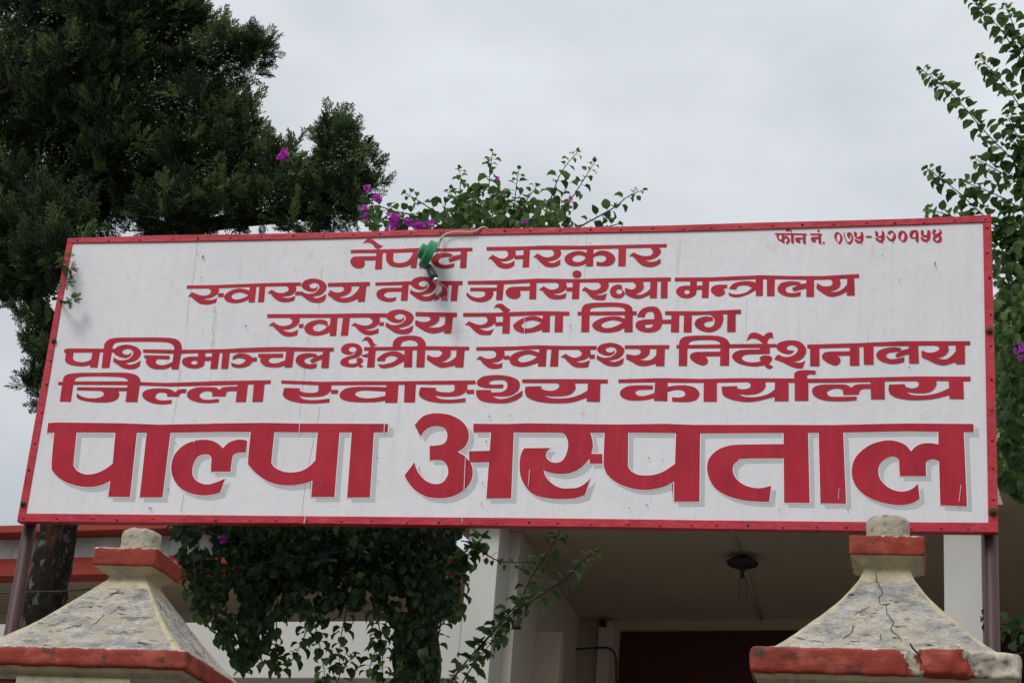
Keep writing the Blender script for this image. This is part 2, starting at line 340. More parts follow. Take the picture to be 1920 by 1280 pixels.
# first line
WORDS.append(('first line', shapes(640, 440, 6, '''
C 240,100! 290,50 325,45 365,62 425,108 470,127! 420,160! 385,155! 345,105 300,88 265,92
Q 105,170 400,165 650,160 900,147 1100,153 1475,145 1475,185 1100,190 880,193 600,203 105,208
C 395,240! 395,288! 250,290! 262,305 265,335 245,365 205,379 150,370 112,335 100,295 120,260 165,245
Q 395,195 467,190 455,388 378,390
C 505,195! 585,195! 582,285! 600,308 650,318 720,305 770,270 803,212! 800,185! 872,185! 842,375! 778,370! 782,335! 720,358 640,365 560,350 515,310 502,260
Q 895,190 960,190 945,375 880,375
C 1258,225! 1225,248! 1180,247 1120,260 1090,290 1110,325 1160,340 1220,332 1272,318! 1270,355! 1230,372 1150,378 1080,360 1030,325 1006,292 1020,255 1060,222 1120,206 1200,205
Q 1350,220 1350,266 1215,310 1205,270 1262,238
Q 1345,180 1415,180 1405,372 1335,372''')))
WORDS.append(('first line', shapes(900, 440, 5.3333, '''
Q 65,122 400,118 650,108 1000,110 1400,102 1868,92 1868,127 1400,138 1080,147 800,150 500,150 350,158 65,160
C 250,150! 280,180 275,215 235,238 185,230 125,198! 78,243! 112,246 140,275 185,322 250,340 310,330 345,305! 345,255! 300,282 250,288 200,270! 255,265 310,248 350,215 357,180 345,145!
Q 345,208 440,203 440,243 345,245
Q 437,140 500,140 490,325 425,327
C 712,142! 740,178 728,212 680,225 630,218 575,186! 530,225! 560,230 600,272 650,313 710,325 760,318 803,297! 803,246! 750,275 710,280 662,262! 720,260 780,235 810,195 808,165 795,140!
C 1072,182! 1010,163 940,168 875,195 845,235 860,280 910,308 970,314 1030,300 1080,275!
hC 1062,225! 1020,207 970,203 932,222 922,245 945,268 990,272 1030,258
Q 1068,140 1135,140 1130,315 1060,315
C 1130,195! 1180,165 1240,158 1300,175 1345,215 1350,255 1320,295 1260,313 1165,308! 1165,266! 1210,275 1250,262 1262,235 1240,208 1190,205 1130,222!
Q 1385,135 1460,135 1455,313 1382,313
C 1705,130! 1728,165 1715,200 1670,213 1600,205 1535,176! 1490,212! 1530,218 1570,260 1620,303 1690,320 1750,312 1805,285! 1805,238! 1750,265 1695,270 1642,252! 1700,247 1760,225 1802,185 1808,160 1790,125!''')))
# telephone line
WORDS.append(('telephone number', shapes(1440, 425, 16, '''
Q 190,195 260,190 1150,205 1180,265 1140,255 240,245
C 255,225! 335,235! 325,330 360,385 410,370! 410,235! 500,240! 490,300! 520,280 560,275 620,320 660,400 640,470 580,530! 530,485! 575,430 590,380 560,350 495,360! 495,520! 390,440! 340,430 285,370 258,300
C 515,100! 570,75 630,70 680,90 715,140 720,190! 700,190! 680,145 640,125 560,145
Q 690,240 775,240 775,520 690,470
C 1035,320! 1035,375! 940,385! 975,430 970,490! 900,480 840,440 808,370 830,330 880,318
Q 1040,240 1130,240 1135,545 1045,480
Q 1250,205 1600,205 1640,255 1590,255 1275,250
C 1515,300! 1515,365! 1390,380! 1440,430 1420,470! 1350,450 1295,400 1290,340 1330,305
Q 1510,245 1590,245 1600,535 1515,490
Q 1470,125 1515,78 1560,125 1520,165
Q 1630,480 1670,440 1712,480 1670,525''')))
WORDS.append(('telephone number', shapes(1560, 425, 16, '''
C 150,155 230,190 300,270 322,360 300,440 245,530! 180,490 110,400 68,310 80,220
hC 200,205 150,270 140,350 165,430 195,470 235,400 245,300
C 350,160! 375,165! 385,260 420,380 480,465! 560,420 585,340 570,240! 545,240! 555,370! 490,330 450,260 455,190 505,165 570,185 620,260 638,340 620,440 570,510 520,530 460,490 400,400 360,280
C 650,150! 710,155 750,210 745,310! 800,300 860,240 850,150! 910,165 945,230 945,350 930,430 890,490! 945,545! 920,535 870,495! 780,495 700,440 670,370! 720,375 800,420 845,415 850,365! 790,370 720,340 670,280
Q 1005,285 1040,272 1170,275 1215,325 1190,330 1030,330''') + shapes(1670, 420, 16, '''
C 340,195 430,230 490,310 510,390 480,480 405,555! 330,520 260,450 220,370 240,270 280,215
hC 372,255 330,310 305,400 320,460 355,500 400,430 415,330
C 560,340! 575,260 620,200 700,180 790,190 830,250 840,400 835,555! 825,560! 750,510! 750,420! 700,440 630,430 580,390
hC 725,240 680,280 655,340 665,390 700,400 748,380! 748,260!
C 910,180! 970,185 990,230 985,320! 1060,330 1100,260 1095,180! 1150,180 1195,230 1195,380 1170,470 1100,525! 1130,560! 1060,530! 980,515 920,460 890,390! 950,395 1030,460 1085,440 1085,395! 1010,395 940,360 905,300
C 1310,155 1375,190! 1330,250 1345,295 1400,280 1460,240 1475,200 1435,150! 1450,148! 1520,200 1535,270 1500,320 1475,345! 1530,390 1540,450 1510,520 1430,560 1340,540 1275,480 1260,410 1290,360 1320,335! 1260,300 1245,230 1270,180
hC 1420,378 1350,430 1340,470 1385,505 1440,460 1455,400''')))
_d = shapes(1560, 425, 16, '''
C 1295,130! 1350,140 1385,190 1385,280! 1440,280 1490,230 1490,120! 1540,140 1580,220 1582,330 1560,410 1510,460! 1540,505! 1520,505 1470,470! 1400,455 1320,390 1295,325! 1350,330 1430,395 1470,380 1480,325! 1420,325 1340,290 1300,240
C 1660,190! 1700,140 1760,110 1830,130 1890,200 1920,270 1905,350 1860,410 1815,430! 1870,490! 1855,495! 1795,430! 1730,415 1670,360 1630,290 1655,265! 1700,320 1770,375 1810,330 1845,250 1830,180 1790,170 1755,200 1725,240!''')
WORDS[-1] = (WORDS[-1][0], WORDS[-1][1]+_d)
# second line
WORDS.append(('second line', shapes(340, 500, 6, '''
Q 62,210 400,205 700,193 1000,182 1345,175 1345,215 1000,222 850,225 600,235 400,242 62,247
C 295,235! 330,265 325,300 280,322 215,320 120,285! 72,335! 110,340 150,375 210,415 290,425 350,415 390,402! 405,345! 360,368 300,372 200,355! 270,360 340,345 400,310 425,270 415,235!
Q 412,298 478,295 475,340 410,340
C 772,268! 700,248 640,245 560,265 500,305 480,340 500,380 560,405 630,407 700,392 770,360!
hC 757,320! 700,295 650,287 590,302 564,330 580,358 630,368 700,350
Q 772,205 845,205 825,400 755,400
Q 880,205 945,200 930,395 862,398
C 1180,210! 1205,240 1200,270 1150,292 1080,290 1015,257! 965,295! 1000,300 1040,345 1100,385 1170,397 1230,390 1270,375! 1282,325! 1230,345 1180,350 1115,335! 1180,330 1240,315 1285,270 1292,240 1285,205!
Q 1280,280 1345,277 1343,318 1280,318''') + tha + shapes(640, 500, 6, '''
Q -152,182 320,170 320,212 -152,222
C 0,210! 30,240 20,272 -30,290 -80,283 -125,262! -155,315! -110,345 -60,380 10,397 90,392 195,352! 208,228! 165,285 100,335 20,350 -40,340! 20,327 80,300 112,255 112,210!
Q 205,205 282,205 262,390 185,390''')))
WORDS.append(('second line', shapes(640, 500, 6, '''
Q 383,177 780,162 790,202 683,207 383,212
C 690,235! 690,280! 540,282 490,300 480,325 510,345 560,350 620,338! 610,380! 560,395 490,390 420,360 395,320 405,275 460,245 540,237
Q 683,200 757,195 745,380 668,382''') + tha_at(640, 500, 6, (772, 1068, 110, 386)) + shapes(640, 500, 6, '''
C 1040,330! 1090,310 1135,270! 1135,335! 1090,365 1045,384!
Q 1130,195 1205,195 1195,380 1125,380
Q 1105,160 1365,160 1362,203 1105,205
Q 1245,200 1318,200 1300,382 1228,382''')))
WORDS.append(('second line', shapes(640, 500, 6, '''
Q 1422,160 1840,152 1840,195 1750,200 1422,200
C 1450,235! 1760,235! 1755,270! 1705,275! 1712,300 1690,350 1640,385 1570,398 1490,385 1430,350 1405,315! 1415,285! 1450,320 1510,345 1570,345 1615,320 1615,290 1590,275! 1450,275!
Q 1752,190 1830,190 1812,375 1740,375''') + shapes(940, 500, 5.647, '''
Q -20,146 200,135 380,125 800,130 1200,120 1795,112 1795,153 1200,165 800,165 300,170 -20,186
C 305,208! 305,250! 190,252! 203,275 200,310 170,335 130,340 80,325 48,290 50,250 90,218 160,210
Q 303,165 372,165 368,342 295,342
C 580,160! 608,190 600,220 560,240 510,238 445,205! 395,245! 430,250 460,285 510,330 570,343 630,342 680,330! 690,275! 640,295 590,298 530,282! 600,280 660,255 692,215 690,190 680,160!
Q 688,220 760,217 755,258 688,258
Q 757,160 830,160 822,340 747,340
E 800 78 48 39
C 1025,160! 1052,190 1045,222 1000,245 945,242 885,212! 848,250! 890,258 920,290 970,335 1040,350 1095,347! 1120,280! 1080,295 1030,300 985,285! 1050,280 1110,250 1135,205 1132,160!
C 1278,235! 1275,195! 1230,188 1175,210 1150,255 1165,305 1215,330 1270,325 1308,290! 1300,262!
hE 1248 260 33 28
C 1395,160! 1425,190 1415,225 1375,240 1310,222! 1310,280! 1350,310 1420,332 1490,328 1575,290! 1585,220! 1540,265 1470,296 1400,285! 1450,275 1495,240 1508,205 1500,160!
Q 1580,150 1650,150 1645,328 1572,328
Q 1690,145 1760,145 1757,328 1687,328''')))
WORDS.append(('second line', shapes(1260, 500, 5.3333, '''
Q 28,108 400,105 700,92 900,84 1200,92 1500,92 1872,72 1872,113 1500,130 1340,130 1030,125 830,125 560,138 380,145 28,147
C 182,135! 250,135! 248,190! 310,185! 310,230! 245,232! 240,270 210,300 150,315 90,305 48,270 42,235 75,200 130,188 182,188!
hE 150 252 28 22
Q 305,135 372,135 365,312 297,312
C 553,178! 553,212! 510,218! 528,240 525,270 490,293 450,295 405,265 388,230 410,195 460,180
C 845,160! 790,145 700,145 620,165 575,205! 572,222! 642,228! 655,200 700,185 760,188 800,212! 740,255 660,275 600,270 565,255! 568,285! 620,303 690,298 770,270 845,225!
Q 835,120 910,120 908,290 838,290
Q 948,120 1028,120 1025,292 950,292
C 1287,155! 1270,183! 1215,182 1150,200 1135,230 1160,258 1220,262 1290,248! 1283,290! 1210,300 1130,290 1070,255 1055,215 1080,170 1140,148 1220,145
Q 1350,163 1350,212 1215,245 1200,212 1285,172
Q 1345,120 1420,120 1420,298 1342,298
C 1580,120! 1605,150 1595,185 1550,195 1500,190 1452,162! 1442,212! 1490,250 1560,290 1620,295 1690,275 1755,240! 1756,172! 1700,225 1630,252 1560,240! 1620,235 1670,205 1685,165 1675,120!
Q 1752,115 1822,115 1827,285 1748,285''')))
# third line
WORDS.append(('third line', shapes(490, 560, 5.189, '''
Q 57,148 650,147 900,142 1218,140 1218,180 900,185 700,185 57,187
C 265,180! 300,210 285,245 230,262 175,258 115,225! 68,262! 110,268 150,305 210,355 280,368 350,354! 358,298! 310,320 260,322 200,300! 260,298 330,270 370,225 370,180!
Q 365,245 412,243 408,283 365,283
C 645,222! 600,203 540,205 470,225 425,262 418,295 445,335 510,357 580,353 640,335 690,305! 690,232! 645,268!
hC 640,270! 600,247 550,244 512,262 500,285 520,310 560,316 605,300
Q 672,175 742,175 728,360 665,360
Q 795,175 862,175 842,357 772,357
C 1045,178! 1080,205 1075,235 1030,258 970,255 910,232! 872,258! 910,268 945,305 1000,342 1060,352 1140,330! 1142,285! 1100,303 1050,308 1000,295! 1060,290 1110,270 1150,230 1150,175!
Q 1146,228 1192,226 1192,260 1146,260''') + tha_at(490, 560, 5.189, (1208, 1480, 103, 342)) + shapes(490, 560, 5.189, '''
Q 1500,128 1905,135 1902,175 1500,167
C 1605,160! 1645,185 1635,212 1590,225 1540,220 1500,205! 1495,252! 1550,290 1620,325 1690,333 1790,308! 1796,240! 1740,273 1670,280 1600,268! 1660,260 1715,225 1732,190 1728,165!
Q 1792,170 1862,170 1848,335 1778,335''')))
WORDS.append(('third line', shapes(860, 560, 7.385, '''
C 482,130! 520,80 560,67 610,75 660,115 720,153! 685,183! 615,183! 570,135 530,122
Q 62,195 500,192 900,177 1150,170 1535,178 1532,235 1160,228 715,242 62,250
C 365,240! 400,285 385,330 320,358 240,350 140,308! 85,365! 140,370 200,430 280,490 370,502 445,497! 490,410! 440,435 370,440 280,408! 370,402 450,375 500,340! 520,290 505,240!
Q 505,322 620,320 615,375 505,375
Q 615,230 712,230 705,480 602,480
C 1165,278! 1080,245 980,245 860,280 770,345 755,385 790,435 870,470 960,470 1060,455 1165,422!
hC 1147,330! 1070,302 1000,297 920,317 872,357 882,393 950,410 1040,390
Q 1165,220 1265,220 1260,460 1155,460
Q 1335,225 1445,225 1440,460 1325,460''')))
WORDS.append(('third line', shapes(1080, 560, 6, '''
Q 17,145 685,140 683,185 17,188
C 62,160! 62,120 90,70 160,48 300,42 450,42 560,55 620,85 638,130 638,160! 555,160! 548,120 510,98 400,90 250,95 180,105 160,125 155,160!
Q 65,140 155,140 148,375 57,375
C 552,225! 480,200 390,198 280,220 200,265 183,305 220,350 300,377 390,378 480,360 552,322!
hC 527,265! 460,245 390,242 312,267 284,295 312,323 380,326 450,305
Q 550,140 638,140 637,375 542,375
C 690,205! 700,165 750,110 830,87 910,95 955,150 970,210 970,270 950,330 900,365 830,377 750,370 690,340 668,300 690,255 750,235 878,229! 880,180 860,148 825,143 790,160 770,208!
hC 870,285! 820,285 785,290 775,305 790,325 830,325 862,308
Q 960,235 1080,233 1075,278 955,280
Q 1075,170 1163,170 1158,375 1065,375
Q 1215,170 1303,170 1300,375 1210,375
Q 1002,138 1450,140 1650,128 1855,120 1855,168 1630,170 1300,182 1002,180
C 1500,172! 1640,150! 1658,200 1650,260 1620,320 1560,360 1490,372 1410,355 1350,315 1335,280 1350,240 1400,210 1470,198 1540,208! 1540,245! 1500,248 1455,260 1440,285 1455,310 1500,320 1545,300 1560,260 1555,220 1530,190
Q 1703,155 1795,155 1795,370 1700,370''')))
# fourth line
WORDS.append(('fourth line', shapes(110, 620, 6, '''
C 80,235! 168,235! 160,310! 180,335 230,350 290,350 340,335 368,312! 380,235! 465,235! 437,415! 352,413! 355,385! 300,398 230,398 140,385 90,360 72,330 75,290
C 60,245! 62,210! 100,197! 510,200! 630,202! 628,242! 500,242! 60,244!
C 507,210! 515,150 560,100 650,78 900,75 1150,75 1290,85 1360,120 1385,180 1383,260! 1300,260! 1300,190 1280,155 1220,130 1050,122 800,122 660,130 615,160 605,210!
Q 507,195 605,195 570,415 482,418''') + tha_at(110, 620, 6, (612, 925, 155, 430)) + shapes(110, 620, 6, '''
Q 948,207 1300,213 1640,210 1925,203 1925,243 1640,248 1300,255 950,245
Q 962,272 1250,280 1245,318 1100,315 962,308
C 1000,305! 1112,310! 1090,345 1110,375 1160,385 1220,375 1285,345! 1280,395! 1200,425 1120,430 1050,420 1000,385 980,350 985,325
Q 1300,210 1385,210 1348,430 1268,430
C 1570,245! 1650,245! 1648,292! 1720,290! 1718,332! 1640,335! 1635,380 1590,412 1520,420 1440,405 1392,365 1395,320 1440,295 1510,288 1568,290!
hE 1525 355 38 24
Q 1728,240 1810,240 1785,425 1705,425
Q 1845,235 1925,235 1905,422 1827,425''') + shapes(400, 620, 6, '''
Q 150,205 300,195 600,183 800,180 1100,188 1355,188 1352,228 900,225 700,228 200,242 150,243
C 218,288! 270,258 330,253 400,270 440,300! 490,297! 488,338! 440,342! 400,385 330,408 260,410 205,395! 200,352! 240,370 300,375 350,350 360,325 330,305 270,302 215,325!
Q 505,258 785,255 782,295 650,297 505,297
C 535,292! 650,292! 622,320 630,350 680,365 740,355 820,325! 815,378! 740,402 660,405 580,392 535,355 528,325
Q 822,215 910,215 885,405 800,407
C 1168,262! 1155,292! 1100,288 1040,305 1020,335 1045,365 1100,375 1167,362! 1155,410! 1090,420 1000,405 940,365 925,325 950,280 1010,255 1090,250
Q 1245,258 1235,305 1105,360 1087,325 1165,285
Q 1235,220 1307,220 1295,412 1212,412''')))
WORDS.append(('fourth line', shapes(630, 620, 6, '''
C 205,243! 172,263 120,268 70,245 55,210 80,165 140,140 210,140 270,165 297,215 285,265! 240,300 160,320 140,345 155,365 200,368 240,355! 230,320 260,300 300,315 305,345 285,365 278,375! 310,400! 275,417! 250,395! 200,410 120,405 60,385 48,350 75,312 140,284 195,266 224,236!
hE 188 210 43 30
C 275,265! 310,268 365,252! 360,298! 310,295
Q 365,212 447,212 432,410 348,412
C 285,120! 330,72 370,68 405,95 430,145 465,158! 400,180! 385,170! 360,125 330,105
Q 315,182 640,178 1000,172 1500,178 1497,218 1000,215 445,220 315,222
C 772,272! 700,235 620,230 530,260 470,305 460,330! 465,340! 550,340! 560,305 600,282 650,282 700,305! 650,345 570,370 510,378 465,370! 500,415! 560,418 660,395 772,335!
Q 772,205 860,205 855,408 762,408
C 638,190! 645,120 700,70 790,55 880,55 960,75 1005,130 1010,190! 925,190! 910,130 860,105 800,105 745,125 727,160 727,190!
Q 915,170 1005,170 993,408 902,408
C 1145,205! 1190,235 1185,270 1140,295 1080,290 1028,265! 1020,320! 1090,370 1160,405 1220,410 1345,385! 1360,285! 1300,330 1240,353 1150,345! 1220,335 1275,295 1292,250 1285,205!
Q 1358,205 1447,205 1432,408 1340,408''')))
WORDS.append(('fourth line', shapes(880, 620, 4.8, '''
Q 62,145 400,140 600,130 850,135 1147,135 1145,170 800,170 600,165 320,178 62,178
C 210,170! 240,200 235,232 200,248 150,248 95,225! 60,258! 95,262 130,300 180,335 240,342 295,332! 298,283! 260,298 195,288! 260,278 305,245 318,205 310,168!
Q 308,225 362,222 358,258 308,258
C 630,195! 560,175 500,175 420,195 370,230 360,265 385,305 450,322 520,318 625,285!
hC 610,232! 560,214 520,212 462,230 438,255 452,276 490,283 560,265
Q 630,155 698,155 688,320 617,320
Q 740,160 805,160 798,320 725,320
C 980,164! 1010,195 1005,220 965,240 920,235 865,205! 820,235! 855,245 890,280 940,320 1010,330 1070,324! 1085,262! 1040,280 1000,285 955,270! 1010,265 1060,245 1090,205 1085,160!
Q 1080,215 1130,213 1128,248 1080,250''') + tha_at(880, 620, 4.8, (1145, 1393, 107, 318)) + shapes(880, 620, 4.8, '''
Q 1398,130 1800,127 1798,160 1398,160
C 1505,152! 1540,175 1535,205 1490,220 1412,208! 1410,250! 1460,275 1520,308 1590,313 1682,290! 1690,210! 1640,255 1590,266 1510,255! 1570,245 1615,210 1625,180 1620,152!
Q 1685,145 1760,145 1755,315 1677,315''')))
WORDS.append(('fourth line', shapes(1260, 610, 6, '''
Q 50,218 200,218 650,210 1000,205 1175,207 1172,245 1000,252 650,255 200,258 50,258
C 78,235! 85,175 130,130 230,115 400,112 530,120 610,150 648,200 648,235! 545,235! 535,190 480,168 380,163 270,168 205,185 176,235!
Q 78,220 175,220 170,455 75,455
C 550,293! 550,345! 370,347! 400,375 400,420 360,448 310,440 240,405 202,360 215,320 260,300 330,295
Q 545,210 645,210 642,452 540,452
C 985,268! 985,212! 1100,212! 1100,318! 900,322 820,330 785,360 810,395 870,412 940,412 1000,400! 985,370 1010,342 1060,335 1110,345 1128,375 1110,410 1085,430! 1140,462! 1100,490! 1065,475 1035,445! 950,458 850,452 740,420 680,365 690,315 750,280 850,270
C 840,170! 870,100 910,80 960,85 1030,118! 1060,90 1100,75 1130,80! 1140,150! 1115,135 1085,155 1072,190 1075,220! 1030,220! 1000,180 950,150 890,145
C 1376,279! 1350,310 1300,320 1230,300 1180,260 1178,220 1220,185 1320,165 1420,175 1485,220 1510,280 1490,340 1440,385 1360,405! 1440,418 1500,395! 1470,478! 1400,478 1320,450 1230,405 1150,380! 1180,335 1210,330! 1260,352 1320,350 1380,325 1415,280 1405,245 1365,222 1320,220 1290,245 1300,270 1330,280!''') + shapes(1500, 620, 5.818, '''
Q 78,150 640,133 1100,113 1400,112 1857,112 1855,155 1300,158 1180,162 800,165 540,180 80,190
Q 110,180 210,178 213,383 110,383
C 550,222! 550,265! 400,268! 435,295 440,335 410,370 370,373 300,345 245,300 240,270 270,235 340,225
Q 545,160 645,160 647,377 543,377
Q 693,155 800,150 803,365 697,365
C 1108,190! 1090,222! 1050,225 970,235 940,262 955,295 1010,308 1080,298 1137,285! 1135,335! 1080,350 1000,357 900,335 840,290 835,250 870,210 950,185 1040,178
Q 1195,190 1195,245 1050,290 1040,258 1108,212
Q 1185,150 1288,148 1297,352 1190,352
C 1475,150! 1517,175 1512,210 1450,235 1390,235 1325,212! 1328,285! 1390,310 1470,350 1550,370 1620,360 1705,328! 1705,215! 1650,275 1580,310 1460,290! 1530,285 1590,255 1622,205 1610,150!
Q 1700,140 1797,140 1800,358 1697,358''')))
# fifth line
WORDS.append(('fifth line', shapes(100, 690, 4.571, '''
Q 42,118 180,112 640,112 740,118 950,125 1100,122 1400,110 1865,102 1862,135 1580,142 1300,150 1000,157 740,148 640,145 200,142 42,146
C 78,128! 90,75 130,50 220,40 400,38 600,38 690,50 740,85 748,135! 640,135! 635,100 600,80 500,72 350,70 230,75 190,90 178,128!
Q 78,118 175,118 150,287 55,285
C 203,162! 640,165! 635,195! 560,195! 565,230 545,265 490,288 400,293 300,285 220,265 197,240! 203,212! 240,240 300,255 370,255 420,240 432,215 410,193! 203,188!
Q 640,120 745,120 720,290 617,288
C 1143,180! 1135,212! 1100,212 1082,225 1078,242! 975,242! 970,215 940,207 900,210 875,235 885,262 930,275 1015,270! 1012,302! 930,308 850,298 790,270 762,235 775,200 830,178 920,172 1000,180 1045,205! 1070,185 1100,178
C 1585,155! 1585,195! 1510,195 1485,205 1475,240! 1362,240! 1358,205 1330,195 1285,200 1252,225 1265,255 1310,270 1420,262! 1418,290! 1330,297 1240,290 1165,262 1145,225 1165,190 1230,165 1320,162 1390,165 1425,185! 1450,165 1500,158
Q 1580,135 1668,135 1650,287 1562,288
Q 1718,132 1810,132 1795,285 1705,287''')))
swide = shapes(520, 690, 5.647, '''
C 435,170! 435,240! 400,258 350,260 280,255 235,238! 240,212! 75,207! 58,270 75,310 140,345 250,368 400,373 552,362! 553,320! 430,335 330,335 260,320 232,290! 300,303 400,303 480,295 540,265 570,225 570,170!''')
WORDS.append(('fifth line', shapes(520, 690, 5.647, '''
Q 42,128 450,143 900,138 1300,138 1710,132 1710,170 1500,172 1150,178 570,180 435,180 42,162''') + swide + shapes(520, 690, 5.647, '''
Q 568,228 645,228 642,270 568,270
C 1160,200! 900,195 760,205 690,235 658,280 680,325 760,350 900,360 1040,357 1155,340!
hC 1145,245! 950,235 870,240 825,262 830,285 880,310 960,318 1060,308 1143,290!
Q 1155,165 1283,165 1270,365 1140,365
Q 1348,165 1467,165 1457,360 1340,360''') + warp(swide, (0, 1, 0, 1), (255.1, 256.1, -1, 0)) + shapes(820, 690, 5.818, '''
Q -110,138 415,132 418,170 325,175 -110,176
Q 318,235 402,233 400,277 318,277
C 720,175! 718,213! 640,215 540,212 460,195 430,165 445,125 500,90 600,75 700,75 810,95 880,130 900,180 880,240 820,285 740,303 600,300! 640,325 700,335 780,320 860,285 930,240! 925,300! 860,345 760,375 640,378 500,360 440,320 422,275 425,237! 585,237! 590,262 640,262 700,258 750,230 765,190 755,145 720,127 650,125 590,135 562,160 590,178 640,178!
Q 925,120 1400,118 1860,122 1857,162 1400,160 925,157
C 1300,152! 1330,185 1310,225 1250,245 1180,240 1130,220! 1135,195! 962,200! 955,260 980,310 1060,350 1180,372 1330,378 1480,365 1635,315! 1655,232! 1560,285 1450,320 1320,330 1220,320 1150,290! 1250,302 1380,298 1460,275 1505,225 1505,185 1495,152!
Q 1645,150 1778,150 1772,362 1628,360''')))
WORDS.append(('fifth line', shapes(1150, 690, 5.486, '''
Q 52,115 430,103 550,102 900,110 1300,102 1870,105 1870,145 1400,142 1060,150 700,150 430,145 52,152
C 408,178! 405,218! 280,222 235,235 228,258 260,282 310,285 370,272 435,248! 435,305! 340,325 250,333 160,328 90,300 68,260 85,220 150,185 260,175
Q 430,135 560,135 555,340 418,335
C 555,190! 640,178 740,175 830,195 880,240 882,285 850,325 780,345 700,347 605,342! 603,297! 680,300 730,285 738,255 710,228 640,222 555,242!
Q 930,140 1065,140 1065,343 928,343
C 1380,135! 1410,165 1400,200 1350,215 1300,212 1272,200! 1275,182! 1113,188! 1120,250 1145,290 1230,325 1350,345 1460,340 1570,315 1670,288! 1670,208! 1600,260 1500,290 1420,297 1340,290 1285,262! 1380,272 1470,262 1530,235 1565,190 1560,135!
Q 1663,135 1803,135 1803,338 1658,338''') + shapes(1460, 680, 5.053, '''
Q 152,145 280,145 282,358 152,358
C 150,165! 147,110 170,80 230,68 350,72! 348,108! 290,108 268,125 275,165!
Q 100,148 150,150 500,148 870,138 1300,128 1818,130 1818,172 1500,168 1005,172 870,178 500,185 280,185 100,185
C 880,200! 880,242! 800,245 770,260 760,297! 612,300! 605,255 570,240 510,245 460,270 465,300 510,320 740,318! 738,352! 600,360 450,355 350,320 315,270 335,230 400,207 500,203 600,203 650,210 688,235! 720,210 780,200
Q 870,165 1003,165 1005,343 875,343
C 1295,160! 1328,190 1318,225 1270,240 1220,232 1195,215! 1195,200! 1045,205! 1042,260 1065,300 1130,330 1240,347 1360,347 1480,335 1622,300! 1620,236! 1520,280 1420,303 1320,308 1250,298 1200,270! 1300,283 1400,280 1460,255 1495,205 1490,160!
Q 1612,160 1748,160 1755,340 1618,337''')))
# the large bottom line
PALPA = shapes(80, 780, 4.8, '''
Q 50,60 130,55 700,62 1050,75 1300,70 1560,66 1560,140 1500,142 1150,148 935,148 300,145 38,148
C 105,140! 305,140! 275,440! 310,490 370,518 430,522 500,505 570,470 630,425! 655,140! 848,140! 785,725! 590,722! 608,580! 540,612 460,632 360,632 260,610 170,570 105,510 80,440
Q 937,140 1150,140 1078,728 873,728
C 1840,220! 1830,325! 1770,325 1725,340 1705,380 1690,497! 1513,497! 1520,380! 1500,348 1455,340 1400,360 1360,420 1345,500 1365,560 1420,600 1490,612 1570,590 1640,560! 1595,685! 1530,702 1440,710 1330,690 1230,635 1170,540 1158,440 1190,340 1270,260 1380,218 1490,212 1570,240 1622,288! 1670,240 1740,212 1800,210''') + shapes(400, 780, 5.3333, '''
Q -20,72 500,65 860,72 1712,75 1748,77 1742,160 1712,160 860,160 600,157 -20,155
C 375,150! 610,150! 578,465! 620,515 700,552 790,560 880,545 960,500 1020,440! 1045,150! 1262,150! 1210,805! 978,805! 992,640! 900,672 780,688 660,682 540,645 430,570 365,500 347,440
Q 1385,150 1605,150 1565,808 1338,810''')
ASPATAL = shapes(740, 760, 4.8, '''
C 180,175! 250,100 330,72 410,70 500,85 590,130 645,190 668,260 655,330 620,380 565,415! 630,455 690,530 702,610 680,690 620,760 520,815 400,832 280,815 180,755 110,670 90,625! 178,508! 200,580 250,650 310,692 370,705 430,690 475,630 480,570 455,515 410,490 315,490! 315,362! 400,355 450,335 472,290 470,240 440,200 390,185 330,190 270,225 232,278!
Q 668,410 870,405 865,508 672,510
Q 868,230 1072,230 1048,832 825,835''') + shapes(0, 0, 1, '''
Q 887.5,793.8 948,794.4 990,793 1059,794 1158,795.3 1247,794 1300,796 1460,796 1560,796.3 1653,794.2 1700,793.4 1825,794.2 1826,809.8 1758,809 1700,808 1580,810.3 1510,811 1400,811.5 1312,812 1200,810.5 1059,810.8 965,810 887.5,810''') + shapes(960, 770, 5.053, '''
C 450,190! 505,230 530,290 528,360 500,440 460,480 400,490 350,470 322,430 330,385 362,350! 115,352! 85,410 72,500 80,610 125,710 200,785 310,820 450,832 590,825 690,795! 742,635! 700,680 630,722 550,732 470,730 390,695 325,630 297,560! 370,585 470,595 570,580 660,530 735,450! 760,370 765,300 738,190!
Q 735,405 855,407 857,497 735,497
C 878,195! 1100,195! 1098,525! 1130,570 1190,602 1260,610 1340,605 1440,570 1545,500! 1555,195! 1782,195! 1775,857! 1535,857! 1535,665! 1440,715 1330,740 1240,745 1130,730 1000,680 910,610 875,540 868,480''') + shapes(1300, 770, 6, '''
C 1025,372! 1025,530! 570,535 500,560 450,610 447,690 490,770 570,830 670,862 770,865 875,840! 855,1010! 820,1020 700,1015 550,1000 380,950 250,870 180,760 155,640 180,530 270,440 380,395 520,378
Q 1015,235 1290,235 1308,1032 1022,1028
Q 1410,235 1685,235 1718,1040 1430,1035''') + shapes(1560, 770, 6.4, '''
C 1285,402! 1285,605! 1240,582 1190,580 1140,600 1125,640 1130,780! 815,778! 802,580! 750,548 700,548 630,580 575,640 555,710 570,800 630,880 720,940 820,965 910,955 980,920 1030,870! 1052,1050! 980,1095 900,1118 780,1125 600,1095 430,1030 310,930 250,820 238,700 265,590 330,500 450,410 580,365 690,352 800,370 890,415 948,485! 1000,430 1080,392 1180,385
Q 1275,240 1580,240 1620,1142 1300,1128''')
